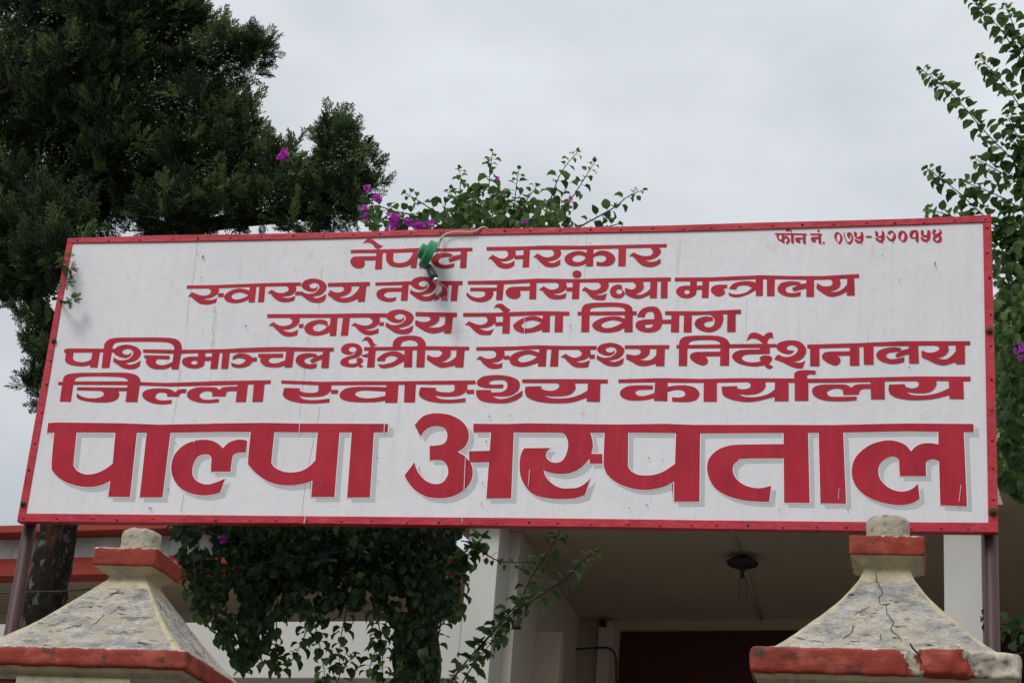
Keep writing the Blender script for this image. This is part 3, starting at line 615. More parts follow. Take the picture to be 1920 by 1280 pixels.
# ------------------------------------------------------------------ the hospital sign
board = empty('hospital_sign', (0, 0, 0))
tag(board, 'long white hospital sign board with red frame and red Devanagari lettering on two brown posts', 'sign board')
def strip(mb, top, bot, y0, y1):
    """a slab between two pixel polylines lying on y0, as thick as y1-y0"""
    n = len(top); A = [at(x, y, y0) for x, y in top]; B = [at(x, y, y0) for x, y in bot]
    A2 = [p+np.array((0, y1-y0, 0)) for p in A]; B2 = [p+np.array((0, y1-y0, 0)) for p in B]
    fs = []
    for i in range(n-1):
        a, b, c, d = i, i+1, n+i, n+i+1
        fs += [(a, c, d, b), (2*n+a, 2*n+b, 2*n+d, 2*n+c), (a, b, 2*n+b, 2*n+a), (c, 2*n+c, 2*n+d, d)]
    fs += [(0, 2*n, 3*n, n), (n-1, 2*n-1, 4*n-1, 3*n-1)]
    mb.add(A+B+A2+B2, fs)
g = MB(); strip(g, [(136, 453), (480, 447), (820, 441), (1240, 431), (1600, 422), (1850, 412)], [(40, 972), (480, 976), (820, 980), (1240, 985), (1600, 990), (1862, 993)], 0.0, 0.022)
pn = g.build('panel', M['panel'], board)
# frame: folded tin strips nailed over the edge
top_o = [(126, 446.5), (300, 441), (480, 438), (640, 435.5), (780, 430.5), (900, 428.5), (1080, 426), (1260, 422), (1420, 417), (1600, 412.5), (1720, 409), (1790, 406), (1858, 402)]
top_i = [(126, 455.5), (300, 453.5), (480, 450), (640, 446.5), (780, 442.5), (900, 440), (1080, 437), (1260, 434), (1420, 430), (1600, 424.5), (1720, 421), (1790, 418), (1858, 416)]
bot_i = [(34, 961.5), (200, 963), (320, 964), (571, 966.5), (740, 968), (980, 970), (1160, 972), (1300, 974), (1520, 976.5), (1700, 978), (1871, 979)]
bot_o = [(31.5, 977.5), (200, 979), (320, 979.5), (571, 980.5), (740, 983), (980, 986), (1160, 988), (1300, 990.5), (1520, 993.5), (1700, 996), (1872, 997.5)]
def frame(name, a, b, y):
    mb = MB(); strip(mb, a, b, y, 0.03); return mb.build(name, M['frame'], board, bevel=0.002)
frame('frame_strip', top_o, top_i, -0.006)
frame('frame_strip', bot_i, bot_o, -0.006)
frame('frame_strip', [(126.5, 447), (104, 572), (81, 700), (55, 845), (31.5, 977)], [(136.5, 452), (115, 572), (94, 700), (69, 845), (48, 964)], -0.0045)
frame('frame_strip', [(1843, 418), (1847, 640), (1850, 800), (1853, 980)], [(1858.5, 403), (1864, 640), (1868, 800), (1872, 997)], -0.0045)
# steel angle behind the sheet
g = MB(); g.box(-1.82, 1.82, 0.031, 0.065, 3.605, 3.635); g.box(-1.82, 1.82, 0.031, 0.065, 4.765, 4.79); g.box(-1.79, 1.79, 0.031, 0.05, 4.18, 4.21)
g.build('back_rail', M['post'], board)
g = MB(); g.add([(-1.82, -.004, 3.598), (1.82, -.004, 3.598), (1.82, .03, 3.596), (-1.82, .03, 3.596)], [(0, 1, 2, 3)]); g.build('lower_lip', M['rust'], board)
for x in (-1.805, 1.805):
    mb = MB(); mb.tube([(x, .062, 0.0), (x, .062, 1.8), (x, .062, 4.72)], 0.0262, 14); mb.build('post', M['post'], board, smooth=True)
# nails along the tin and four bolts
nails = []
for i in range(31): nails.append((150+i*56.5+random.uniform(-6, 6), 'top'))
def interp(pl, x): return float(np.interp(x, [p[0] for p in pl], [p[1] for p in pl]))
npos = []
for x, _ in nails: npos.append((x, interp(top_o, x)*.45+interp(top_i, x)*.55+random.uniform(-1.5, 1.5)))
for i in range(31):
    x = 50+i*59+random.uniform(-8, 8); npos.append((x, interp(bot_i, x)*.4+interp(bot_o, x)*.6+random.uniform(-1.5, 1.5)))
for x, y in [(1851, 426), (1851, 473), (1855, 520), (1857, 588), (1858, 647), (1859, 711), (1859.5, 767), (1860, 824), (1861, 876), (1862, 935), (122, 505), (95, 675), (87, 720), (78, 772), (65, 830), (54, 880)]: npos.append((x, y))
for i, (x, y) in enumerate(npos):
    p = at(x, y, -0.006)
    if i == 0:
        mb = MB(); mb.lathe([(0.0052, 0), (0.0048, 0.0018), (0.0026, 0.0032), (0.0005, 0.0036)], 8, Matrix.Rotation(math.pi/2, 4, 'X'))
        nail = mb.build('nail', M['frame'], board, smooth=True); q = nail
        rn = bpy.data.objects.new('nail', nail.data.copy()); rn.data.materials[0] = M['rust']
    else:
        q = link((nail if (i*7) % 10 < 8 else rn).copy()); q.parent = board
    q.location = tuple(p)
for x, y, s in [(1855, 620, 1.0), (1861.5, 958.5, 1.25), (101.5, 639, .85), (43.5, 944, .9)]:
    mb = MB(); mb.lathe([(0.0125, 0), (0.0125, 0.004), (0.0095, 0.006), (0.0085, 0.011), (0.004, 0.013), (0.0005, 0.0135)], 14, Matrix.Scale(s, 4) @ Matrix.Rotation(math.pi/2, 4, 'X'))
    o = mb.build('bolt', M['rust'], board, smooth=False); o.location = tuple(at(x, y, -0.006))
# painted words
for nm, sh in WORDS:
    lettering('lettering', sh, M['red_paint'], board, -0.0010)
for sh in (PALPA, ASPATAL):
    lettering('letter_shade', sh, M['grey_paint'], board, -0.0003, 0.00002, off=(9, 8.5), gr=0.8)
    lettering('letter_outline', sh, M['white_paint'], board, -0.0012, 0.00002, gr=1.9)
    lettering('lettering', sh, M['red_paint'], board, -0.0020, 0.00005)
# sheet seams, scratches and specks
def ribbon(mb, pts, wpx, y):
    for (x0, y0), (x1, y1) in zip(pts[:-1], pts[1:]):
        d = np.array((x1-x0, y1-y0)); d = d/np.linalg.norm(d); n = np.array((-d[1], d[0]))*wpx/2
        mb.add([at(x0+n[0], y0+n[1], y), at(x1+n[0], y1+n[1], y), at(x1-n[0], y1-n[1], y), at(x0-n[0], y0-n[1], y)], [(3, 2, 1, 0)])
mb = MB()
for pl, wd in [([(371, 451), (363, 520), (353, 570), (350, 610)], .6), ([(338, 690), (330, 760), (322, 800)], .5), ([(345, 925), (339, 960)], .8), ([(589, 820), (573, 900), (566, 965)], .7), ([(600, 762), (594, 800)], .7),
               ([(604, 500), (598, 580)], .5), ([(1628, 624), (1626, 690)], .5), ([(572, 690), (562, 780)], .5), ([(1100, 440), (1096, 520)], .4), ([(1400, 560), (1399, 640)], .4)]:
    mb = MB(); ribbon(mb, pl, wd, -0.0005); mb.build('sheet_seam', M['seam'], board)
for pl, wd in [([(573, 963), (570, 981)], 1.4), ([(561.8, 793), (561, 811)], 1.2), ([(721, 793), (720, 811)], 1.4), ([(868, 965), (866, 978)], 1.1), ([(872.5, 858), (870, 918)], 1.3), ([(993, 880), (991, 905)], 1.2), ([(991, 905), (990, 912)], .8),
               ([(983.5, 597), (983.2, 624)], 1.0), ([(1802, 908), (1798, 940)], 1.0), ([(1573, 915), (1572, 935)], .8), ([(365, 817), (364, 830)], .9)]:
    mb = MB(); ribbon(mb, pl, wd, -0.0085); mb.build('scratch', M['scratch'], board)
mb = MB()
sp = [(381, 481, 3), (380, 483, 2), (377, 520, 2), (322, 530, 1.6), (240, 519, 1.5), (461, 611, 2.4), (1753, 493, 2.6), (1754, 497, 1.8), (1686, 525, 2), (1655, 478, 1.6), (1705, 688, 2.2), (918, 780, 2), (957, 779, 1.6), (1092, 775, 1.6), (912, 827, 2),
      (905, 905, 2), (903, 944, 2.2), (1217, 858, 2.2), (1242, 861, 1.6), (1213, 946, 2.2), (1180, 951, 1.8), (1220, 933, 1.5), (1590, 955, 2.2), (1799, 947, 2.4), (1461, 954, 1.8), (1070, 611, 1.8), (1447, 748, 1.6), (1107, 456, 1.5), (316, 917, 2), (280, 952, 2.4),
      (284, 953, 1.8), (330, 831, 2), (617, 804, 2.2), (609, 860, 1.8), (604, 905, 1.8), (707, 858, 1.5), (708, 902, 1.7), (1538, 807, 2), (1538, 859, 2), (1538, 899, 2), (1216, 903, 1.8), (1217, 802, 1.8), (760, 450, 1.6), (650, 465, 1.2), (678, 513, 1.3)]
for i in range(55): sp.append((random.uniform(150, 1830), random.uniform(470, 955), random.uniform(.6, 1.3)))
for x, y, s in sp:
    k = 7; c = [at(x+s*.75*math.cos(a)*random.uniform(.5, 1.1), y+s*math.sin(a)*random.uniform(.6, 1.2), -0.0088) for a in [2*math.pi*j/k for j in range(k)]]
    mb.add(c, [tuple(range(k))[::-1]])
x = 401.0
for i in range(26):                                       # the scabbed drip under the second line
    y = 575+i*3.1; x = 403.5-(i*.25)+random.uniform(-1.2, 1.2); s = random.uniform(.5, 1.5)
    mb.add([at(x-s*.6, y, -.0087), at(x, y-s*1.5, -.0087), at(x+s*.6, y, -.0087), at(x+.1, y+s*1.5, -.0087)], [(3, 2, 1, 0)])
mb.build('grime_speck', M['speck'], board)['kind'] = 'stuff'

# ------------------------------------------------------------------ the lamp hung over the sign
lamp = empty('hanging_lamp', tuple(at(800, 480, -0.07)))
tag(lamp, 'green plastic lamp with a clear bare bulb hung from the top of the sign', 'lamp')
LO = Vector(at(800, 480, -0.07))
def lp(x, y, Y): return Vector(at(x, y, Y))-LO
def axisM(p, d):
    q = Vector(d).normalized().to_track_quat('Z', 'Y'); return Matrix.Translation(p) @ q.to_matrix().to_4x4()
ax = Vector(_r*.88-_u*.44+_f*.10).normalized()
c0 = lp(801, 476, -0.075)
Mx = axisM(c0, ax)
g = MB()
g.lathe([(0.002, -0.034), (0.027, -0.034), (0.030, -0.031), (0.031, -0.013), (0.049, -0.012), (0.055, -0.009), (0.058, 0.020), (0.0555, 0.020), (0.052, -0.006), (0.002, -0.008)], 40, Mx, cap=False)
g.build('lamp_shade', M['green'], lamp, smooth=True, bevel=0.0)
lamp.children[0].data.polygons.foreach_set('use_smooth', [False]*len(lamp.children[0].data.polygons))
s0 = lp(803, 500, -0.075); s1 = lp(816, 523, -0.085)
d = (s1-s0); L = d.length
g = MB(); g.lathe([(0.006, -0.012), (0.0135, 0), (0.0140, L*.5), (0.0162, L*.55), (0.0160, L*.85), (0.0125, L*.98), (0.001, L)], 20, axisM(s0, d)); g.build('socket', M['socket'], lamp, smooth=True)
g = MB(); g.lathe([(0.0115, L*.97), (0.0118, L*1.12), (0.0105, L*1.22), (0.001, L*1.24)], 20, axisM(s0, d)); g.build('bulb_cap', M['cap_metal'], lamp, smooth=True)
B0 = L*1.2
prof = [(0.0100, 0), (0.0105, 0.008), (0.0135, 0.018), (0.020, 0.032), (0.0265, 0.046), (0.0285, 0.058), (0.0265, 0.072), (0.019, 0.083), (0.008, 0.0885), (0.0005, 0.089)]
g = MB(); g.lathe([(r_*.82, z+B0) for r_, z in prof], 28, axisM(s0, d), cap=False)
bulb = g.build('bulb', M['glass'], lamp, smooth=True)
sm = bulb.modifiers.new('wall', 'SOLIDIFY'); sm.thickness = 0.0006
g = MB(); g.lathe([(0.0065, B0), (0.004, B0+.010), (0.0022, B0+.028), (0.0005, B0+.030)], 12, axisM(s0, d)); dd = d.normalized(); sd_ = dd.orthogonal().normalized()
for k in (-1, 1): g.tube([s0+dd*(B0+.026), s0+dd*(B0+.045)+sd_*0.008*k], 0.0005, 5)
g.tube([s0+dd*(B0+.045)-sd_*.008, s0+dd*(B0+.050), s0+dd*(B0+.045)+sd_*.008], 0.0004, 5); g.build('filament', M['filament'], lamp)
def wire(name, px, rad, m_):
    pts = [lp(*p) for p in px]; den = []
    for i in range(len(pts)-1):
        p0 = pts[max(i-1, 0)]; p1 = pts[i]; p2 = pts[i+1]; p3 = pts[min(i+2, len(pts)-1)]
        for j in range(6):
            t = j/6; den.append(.5*((2*p1)+(-p0+p2)*t+(2*p0-5*p1+4*p2-p3)*t*t+(-p0+3*p1-3*p2+p3)*t**3))
    den.append(pts[-1]); mb = MB(); mb.tube(den, rad, 7); return mb.build(name, m_, lamp, smooth=True)
wire('flex', [(820, 455, -.06), (825, 447, -.035), (834, 440, -.02), (848, 435.5, -.016), (862, 434.5, -.016), (886, 434.5, -.016), (897, 430, -.014), (903, 426.5, -.006), (910, 426, .02), (915, 430, .05)], 0.0031, M['white_cable'])
wire('tie_wire', [(824, 428, .0), (824, 436, -.012), (829, 443, -.016), (825, 456, -.045), (822, 468, -.06), (818, 477, -.07), (811, 488, -.08)], 0.0014, M['black'])
wire('tie_wire', [(830, 428, .0), (831, 437, -.012), (827, 447, -.02), (822, 458, -.05), (816, 474, -.075)], 0.0012, M['black'])
wire('tie_wire', [(829, 447, -.012), (830, 458, -.008), (829.5, 470, -.006)], 0.0008, M['white_cable'])
wire('tie_wire', [(788, 503, -.09), (793, 511, -.09), (797, 505, -.09)], 0.0010, M['white_cable'])
# ------------------------------------------------------------------ hospital building, 6.5 degrees off the line of the sign
from mathutils import noise as mnoise
TH = math.radians(6.5)
BO = np.array(at(900, 1100, 7.5)); BO[2] = 0.0
EX = np.array((math.cos(TH), -math.sin(TH), 0)); EY = np.array((math.sin(TH), math.cos(TH), 0))
def bl(x, y, yl):                                  # photo pixel -> building coordinates on the plane yl
    d = ray(x, y); k = (yl-(CAM-BO) @ EY)/(d @ EY); P = CAM+d*k-BO; return np.array((P @ EX, yl, P[2]))
bld = empty('hospital_building', tuple(BO), -TH)
tag(bld, 'cream hospital building with a deep columned porch behind the sign and red banded roof edge', 'building')
ZC = 5.912; G0 = 1.7
def part(name, boxes, m_, bev=0.006):
    o = None
    mb = MB()
    for b in boxes: mb.box(*b)
    return mb.build(name, m_, bld, bevel=bev)
part('column', [(-.127, .127, 0, .254, G0, ZC)], M['white_wall'])
part('column', [(3.52, 3.785, 0, .265, G0, ZC)], M['white_wall'])
part('column', [(7.15, 7.41, 0, .26, G0, ZC)], M['white_wall'])
part('column', [(-.56, -.40, .03, .20, G0, 4.688)], M['white_wall'])
part('porch_ceiling', [(-.30, 3.95, -.12, 3.4, ZC, ZC+.30), (3.951, 9.0, -.95, 3.4, ZC+.002, ZC+.30)], M['ceiling'], 0.0)
part('porch_parapet', [(-.30, 3.95, -.12, .08, ZC+.303, ZC+.52), (3.951, 9.0, -.95, -.75, ZC+.303, ZC+.52)], M['stained_wall'], 0.0)
# side wall of the porch, running slightly askew
mb = MB(); mb.add([(.21, .26, G0), (-.13, 3.1, G0), (-.13, 3.1, ZC-.002), (.21, .26, ZC-.002), (-.02, .26, G0), (-.33, 3.1, G0), (-.33, 3.1, ZC-.002), (-.02, .26, ZC-.002)],
                  [(0, 1, 2, 3), (4, 7, 6, 5), (0, 3, 7, 4), (1, 5, 6, 2)]); mb.build('porch_side_wall', M['wall'], bld)
a, b = bl(958, 1184, 1.05), bl(1053, 1183, 1.05)
part('wall_panel', [(a[0]-.10, b[0]+.0, 1.05, 1.15, G0, a[2])], M['ceiling'], .004)
# back wall with the dark door opening
p0 = bl(1160, 1180, 3.0); p1 = bl(1447, 1180, 3.0)
part('back_wall', [(-.6, p0[0], 3.0, 3.3, G0, ZC-.003), (p0[0], 9.0, 3.0, 3.3, p0[2], ZC-.003), (4.6, 9.0, 3.0, 3.3, G0, p0[2])], M['ceiling'], 0.0)
part('door', [(p0[0], 4.6, 3.06, 3.12, G0, p0[2])], M['maroon'])
q0 = bl(1121, 1200, 2.86); q1 = bl(1144, 1200, 2.86)
part('corner_pier', [(q0[0], q1[0], 2.86, 2.997, G0, bl(1130, 1163, 2.86)[2])], M['wall'])
part('porch_floor', [(-.3, 9.0, -.9, 3.0, G0-.2, G0+.006)], M['ground'], 0.0)
# left wing: red coping, stained band, red fascia, recessed wall, white beam
part('roof_coping', [(-14, -.305, -.19, .25, 5.872, 5.938)], M['roof_red'])
part('parapet_band', [(-14, -.305, .0, .20, 5.70, 5.871)], M['stained_wall'], 0.0)
part('roof_fascia', [(-14, -.305, -.012, .20, 5.545, 5.699)], M['roof_red'])
part('veranda_soffit', [(-14, -.305, .201, 1.5, 5.60, 5.69)], M['ceiling'], 0.0)
part('veranda_wall', [(-14, -.305, 1.4, 1.6, G0, 5.599)], M['wall'], 0.0)
part('veranda_beam', [(-14, -.135, .02, .22, 4.688, 5.14)], M['white_wall'])
part('wing_roof', [(-14, -.305, .2, 6.0, 5.70, 5.80)], M['ceiling'], 0.0)
part('porch_roof', [(-.305, 9.0, 3.4, 6.0, ZC-.1, ZC+.2)], M['ceiling'], 0.0)
mb = MB()
for i in range(9):
    x0 = -4.95+i*.052; mb.tube([(x0, -.55, 5.10), (x0, .0, 5.42)], .018, 8)
mb.build('tin_awning', M['roof_red'], bld)
# cable and junction box on the pier
def bpts(px, yl): return [tuple(bl(x, y, yl)) for x, y in px]
mb = MB(); mb.tube(bpts([(1070, 1206), (1072, 1213), (1080, 1216), (1110, 1214), (1140, 1213), (1150, 1220), (1155, 1232), (1156, 1300)], 2.84), .009, 8); mb.build('cable', M['black'], bld, smooth=True)
jb = bl(1129, 1167, 2.80); part('junction_box', [(jb[0]-.028, jb[0]+.028, 2.78, 2.86, jb[2]-.028, jb[2]+.028)], M['black'])
mb = MB(); mb.tube([(1.91, .1, ZC-.012), (1.84, .93, ZC-.012)], .009, 8); mb.tube([(1.80, 1.1, ZC-.012), (1.57, 2.99, ZC-.012)], .012, 8); mb.build('conduit', M['ceiling'], bld, smooth=True)
# lamps in the porch
pl = empty('ceiling_lamp', tuple(BO+EX*1.83+EY*1.0+np.array((0, 0, ZC))), -TH); tag(pl, 'dark round ceiling lamp with empty hanging rods under the porch ceiling', 'lamp')
mb = MB(); mb.lathe([(.02, -.001), (.035, -.03), (.10, -.045), (.128, -.062), (.120, -.085), (.07, -.105), (.03, -.118), (.014, -.15), (.016, -.19), (.001, -.195)], 28); mb.build('lamp_body', M['black'], pl, smooth=True)
for k in range(3):
    a = 2.1*k+.4; mb = MB(); mb.tube([(.012*math.cos(a), .012*math.sin(a), -.16), (.04*math.cos(a), .04*math.sin(a), -.20), (.04*math.cos(a), .04*math.sin(a), -.40), (.03*math.cos(a), .03*math.sin(a), -.405)], .0022, 6); mb.build('rod', M['post'], pl)
wb = bl(968, 1166, .12)
wl = empty('wall_lamp', tuple(BO+EX*wb[0]+EY*wb[1]+np.array((0, 0, wb[2]))), -TH); tag(wl, 'small dark spotlight fixed beside the left porch column', 'lamp')
mb = MB(); mb.lathe([(.015, .06), (.026, .055), (.030, -.02), (.042, -.055), (.036, -.055), (.02, -.02), (.001, -.01)], 18, Matrix.Rotation(.25, 4, 'X')); mb.build('lamp_head', M['black'], wl, smooth=True)
mb = MB(); mb.box(-.03, -.0, -.015, .02, .03, .06); mb.build('bracket', M['black'], wl)

# ------------------------------------------------------------------ gate pillars
def nz(p, s): return mnoise.noise(Vector((p[0]*s, p[1]*s, p[2]*s)))
def rough_box(mb, x0, x1, y0, y1, z0, z1, n=(20, 8, 5), r=.008, amp=.002, mi=0, fmi=None, fdis=None, sc=22):
    """box of many faces with rounded, slightly uneven edges; fmi(centre) picks a material, fdis(p) shifts a point"""
    nx, ny, nzz = n; ix = {}; vs = []; fs = []; mis = []
    def V(i, j, k):
        key = (i, j, k)
        if key in ix: return ix[key]
        p = Vector((x0+(x1-x0)*i/nx, y0+(y1-y0)*j/ny, z0+(z1-z0)*k/nzz))
        q = Vector((min(max(p.x, x0+r), x1-r), min(max(p.y, y0+r), y1-r), min(max(p.z, z0+r), z1-r)))
        d = p-q
        if d.length > 1e-9: p = q+d.normalized()*r
        e = Vector((nz(p, sc), nz(p+Vector((7, 3, 1)), sc), nz(p+Vector((1, 9, 4)), sc))); p = p+e*amp
        if fdis: p = p+fdis(p)
        ix[key] = len(vs); vs.append(p); return ix[key]
    for i in range(nx):
        for j in range(ny):
            fs.append((V(i, j, 0), V(i, j+1, 0), V(i+1, j+1, 0), V(i+1, j, 0))); fs.append((V(i, j, nzz), V(i+1, j, nzz), V(i+1, j+1, nzz), V(i, j+1, nzz)))
    for i in range(nx):
        for k in range(nzz):
            fs.append((V(i, 0, k), V(i+1, 0, k), V(i+1, 0, k+1), V(i, 0, k+1))); fs.append((V(i, ny, k), V(i, ny, k+1), V(i+1, ny, k+1), V(i+1, ny, k)))
    for j in range(ny):
        for k in range(nzz):
            fs.append((V(0, j, k), V(0, j, k+1), V(0, j+1, k+1), V(0, j+1, k))); fs.append((V(nx, j, k), V(nx, j+1, k), V(nx, j+1, k+1), V(nx, j, k+1)))
    b = len(mb.v); mb.v += [tuple(p) for p in vs]; mb.f += [tuple(q+b for q in f) for f in fs]
    for f in fs:
        c = sum((vs[q] for q in f), Vector())/4; mb.mi.append(fmi(c) if fmi else mi)
def pillar(cx, cy, dz, prof, label, chipped):
    root = empty('gate_pillar', (cx, cy, 0)); tag(root, label, 'gate pillar', 'gate pillars under the sign')
    T = Matrix.Translation((-cx, -cy, 0))
    def fin(mb, name, mats, sm=True):
        mb.v = [(v[0]-cx, v[1]-cy, v[2]) for v in mb.v]; return mb.build(name, mats, root, smooth=sm)
    zb, zt = (2.913 if chipped else 2.925)+dz, 3.240+dz; hb, ht = (.335 if chipped else .350), .066
    # concave cap
    rows, seg = 34, 30; mb = MB(); vs = []; fs = []; mis = []
    for i in range(rows+1):
        t = i/rows; h = ht+(hb-ht)*prof(t); z = zb+(zt-zb)*t
        for s in range(4):
            for k in range(seg):
                u = -1+2*k/seg; uu = u; ed = max(0, abs(u)-.93)/.07; rr = h*(1-.012*ed*ed)
                x, y = [(uu*h, -rr), (rr, uu*h), (-uu*h, rr), (-rr, -uu*h)][s]
                p = Vector((cx+x, cy+y, z)); q = nz(p, 14)*.5+nz(p, 38)*.4+nz(p, 90)*.3
                amp = .0080*(1 if t < .86 else .3)*(1 if abs(u) < .9 else .35)
                nrm = Vector([(0, -1, .6), (1, 0, .6), (0, 1, .6), (-1, 0, .6)][s]).normalized()
                vs.append(p+nrm*q*amp)
    nn = 4*seg
    for i in range(rows):
        for k in range(nn):
            fs.append((i*nn+k, i*nn+(k+1) % nn, (i+1)*nn+(k+1) % nn, (i+1)*nn+k)); t = i/rows; kk = k % seg
            trim = t > .84+.03*nz((k*.7, i, 0), 1) or kk in (0, seg-1) or (kk in (1, seg-2) and t > .35 and nz((k, i*.5, dz*50), .6) > .25)
            mis.append(1 if trim else 0)
    fs.append(tuple(range(rows*nn, (rows+1)*nn))); mis.append(1)
    mb.v = [tuple(p) for p in vs]; mb.f = fs; mb.mi = mis
    cap = fin(mb, 'cap', [M['plaster'], M['plaster_trim']])
    # top slab, its cream underside and the finial
    mb = MB(); rough_box(mb, cx-.112, cx+.112, cy-.112, cy+.112, 3.265+dz, 3.329+dz, (30, 30, 8), .006, .0026); fin(mb, 'top_slab', slab_mat('top_slab_paint', 3.329+dz))
    mb = MB(); vs = []; fs = []
    for i, (h, z) in enumerate([(.109, 3.266), (.102, 3.262), (.084, 3.254), (.068, 3.244), (.063, 3.225)]):
        for s in range(4):
            for k in range(8):
                u = -1+2*k/8; x, y = [(u*h, -h), (h, u*h), (-u*h, h), (-h, -u*h)][s]; vs.append((cx+x, cy+y, z+dz+.0012*nz((x*30, y*30, z*30), 1)))
    for i in range(4):
        for k in range(32): fs.append((i*32+k, (i+1)*32+k, (i+1)*32+(k+1) % 32, i*32+(k+1) % 32))
    mb.add(vs, fs); fin(mb, 'neck', M['plaster_trim'])
    mb = MB(); vs = []; fs = []; prf = [(.066, 3.327), (.0675, 3.345), (.0665, 3.365), (.0655, 3.372), (.0670, 3.378), (.0660, 3.395), (.0625, 3.407), (.052, 3.413), (.03, 3.4155), (.001, 3.416)]; sg = 36
    for r_, z in prf:
        for k in range(sg):
            a = 2*math.pi*k/sg; q = 1+.05*nz((math.cos(a)*3+dz*30, math.sin(a)*3, z*40), 1); vs.append((cx+r_*q*math.cos(a), cy+r_*q*math.sin(a), z+dz+.003*nz((math.cos(a)*2, math.sin(a)*2, dz), 1)))
    for i in range(len(prf)-1):
        for k in range(sg): fs.append((i*sg+k, i*sg+(k+1) % sg, (i+1)*sg+(k+1) % sg, (i+1)*sg+k))
    mb.add(vs, fs); fin(mb, 'finial', M['finial'])
    # base slab
    if chipped:
        x1c = cx+.105; x2c = cx+.225
        def fmi(c):
            e = .016*nz(c, 28)+.010*nz(c, 75)+.006*nz(c, 160)
            if c.y < cy-.30 and cx+.066+e+(2.90-c.z)*.25 < c.x < cx+.094+e+(2.90-c.z)*.25: return 1
            return 1 if c.x > x2c+e+.2*(c.z-2.88) else 0
        def fdis(p):
            d = Vector((0, 0, 0))
            if p.y < cy-.3:
                if p.x > x2c+.01: d += Vector((0, .008+.008*nz(p, 30), .004*nz(p, 18)))
                elif p.x > cx+.10: d += Vector((0, -.012-.010*nz(p, 25), .010*(p.z > 2.9)*(1-abs(p.x-cx-.16)/.07)))
                elif p.x > cx+.065: d += Vector((0, .008, 0))
            return d
        mb = MB(); rough_box(mb, cx-.378, cx+.378, cy-.378, cy+.378, 2.836+dz, 2.918+dz, (150, 40, 14), .016, .004, fdis=fdis)
    else:
        mb = MB(); rough_box(mb, cx-.378, cx+.378, cy-.378, cy+.378, 2.868+dz, 2.930+dz, (50, 50, 6), .010, .003)
    fin(mb, 'base_slab', slab_mat('base_slab_paint', (2.918 if chipped else 2.930)+dz, chipped))
    zs = (2.836 if chipped else 2.868)+dz
    mb = MB(); vs = []; fs = []
    for i, (h, z) in enumerate([(.366, zs+.003), (.355, zs-.010), (.335, zs-.022), (.325, zs-.034)]):
        vs += [(cx-h, cy-h, z), (cx+h, cy-h, z), (cx+h, cy+h, z), (cx-h, cy+h, z)]
    for i in range(3):
        for k in range(4): fs.append((i*4+k, (i+1)*4+k, (i+1)*4+(k+1) % 4, i*4+(k+1) % 4))
    mb.add(vs, fs); fin(mb, 'soffit_moulding', M['plaster_trim'], False)
    mb = MB(); mb.box(cx-.315, cx+.315, cy-.315, cy+.315, 0, zs-.03); fin(mb, 'shaft', M['brick_red'], False)
    for s in range(4):
        mb = MB(); mb.box(-.19, .19, -.345, -.3155, 1.0, zs-.028); mb.box(-.15, .15, -.352, -.3455, 1.05, zs-.075)
        mb.v = [tuple(Matrix.Rotation(s*math.pi/2, 4, 'Z') @ Vector(v)+Vector((cx, cy, 0))) for v in mb.v]; fin(mb, 'shaft_panel', M['plaster_trim'], False)
    mb = MB(); mb.box(cx-.36, cx+.36, cy-.36, cy+.36, 0, .35); fin(mb, 'plinth', M['plaster_trim'], False)
    return root, (zb, zt, hb, ht)
HR = [(2.913, .335), (2.925, .3185), (2.953, .287), (2.985, .2555), (3.020, .2235), (3.054, .191), (3.087, .1624), (3.12, .1335), (3.156, .1084), (3.196, .083), (3.228, .070), (3.24, .066)]
HL = [(2.925, .350), (2.97, .300), (3.028, .237), (3.087, .184), (3.157, .127), (3.20, .092), (3.23, .068), (3.24, .066)]
def table(H, zb): return lambda t: (float(np.interp(zb+(3.240-zb)*t, [p[0] for p in H], [p[1] for p in H]))-H[-1][1])/(H[0][1]-H[-1][1])
profR, profL = table(HR, 2.913), table(HL, 2.925)
PRX, PRY, PLX, PLY = 1.482, -.70, -.985, -.70
pr_, geoR = pillar(PRX, PRY, 0.0, profR, 'cracked right gate pillar with its red base slab broken at one end', True)
pl_, geoL = pillar(PLX, PLY, -.07, profL, 'left gate pillar with weathered plaster cap and unbroken red base slab', False)
def on_cap(x, y, cx, cy, geo, prof, lift=.004):
    zb, zt, hb, ht = geo; d = ray(x, y); lo, hi = (cy-.5-CAM[1])/d[1], (cy-CAM[1])/d[1]; k = lo
    for i in range(400):
        k = lo+(hi-lo)*i/400; P = CAM+d*k; t = min(max((P[2]-zb)/(zt-zb), 0), 1); h = ht+(hb-ht)*prof(t)
        if P[1] >= cy-h: break
    return Vector(CAM+d*(k-lift/np.linalg.norm(d)))
def crack(root, cx, cy, geo, prof, lines, wd):
    for pl_x in lines:
        dense = []
        for (xa, ya), (xb, yb) in zip(pl_x[:-1], pl_x[1:]):
            n = max(2, int(math.hypot(xb-xa, yb-ya)/3))
            for i in range(n): dense.append((xa+(xb-xa)*i/n+random.uniform(-1.8, 1.8), ya+(yb-ya)*i/n+random.uniform(-1.0, 1.0)))
        dense.append(pl_x[-1]); pts = [on_cap(x, y, cx, cy, geo, prof)-Vector((cx, cy, 0)) for x, y in dense]
        n = len(pts); mb = MB(); mb.tube(pts, [wd*(.35+.65*math.sin(math.pi*min(1, (i+1)/n)*.9)**.5)*random.uniform(.6, 1.2) for i in range(n)], 5); mb.build('crack', M['crack'], root)
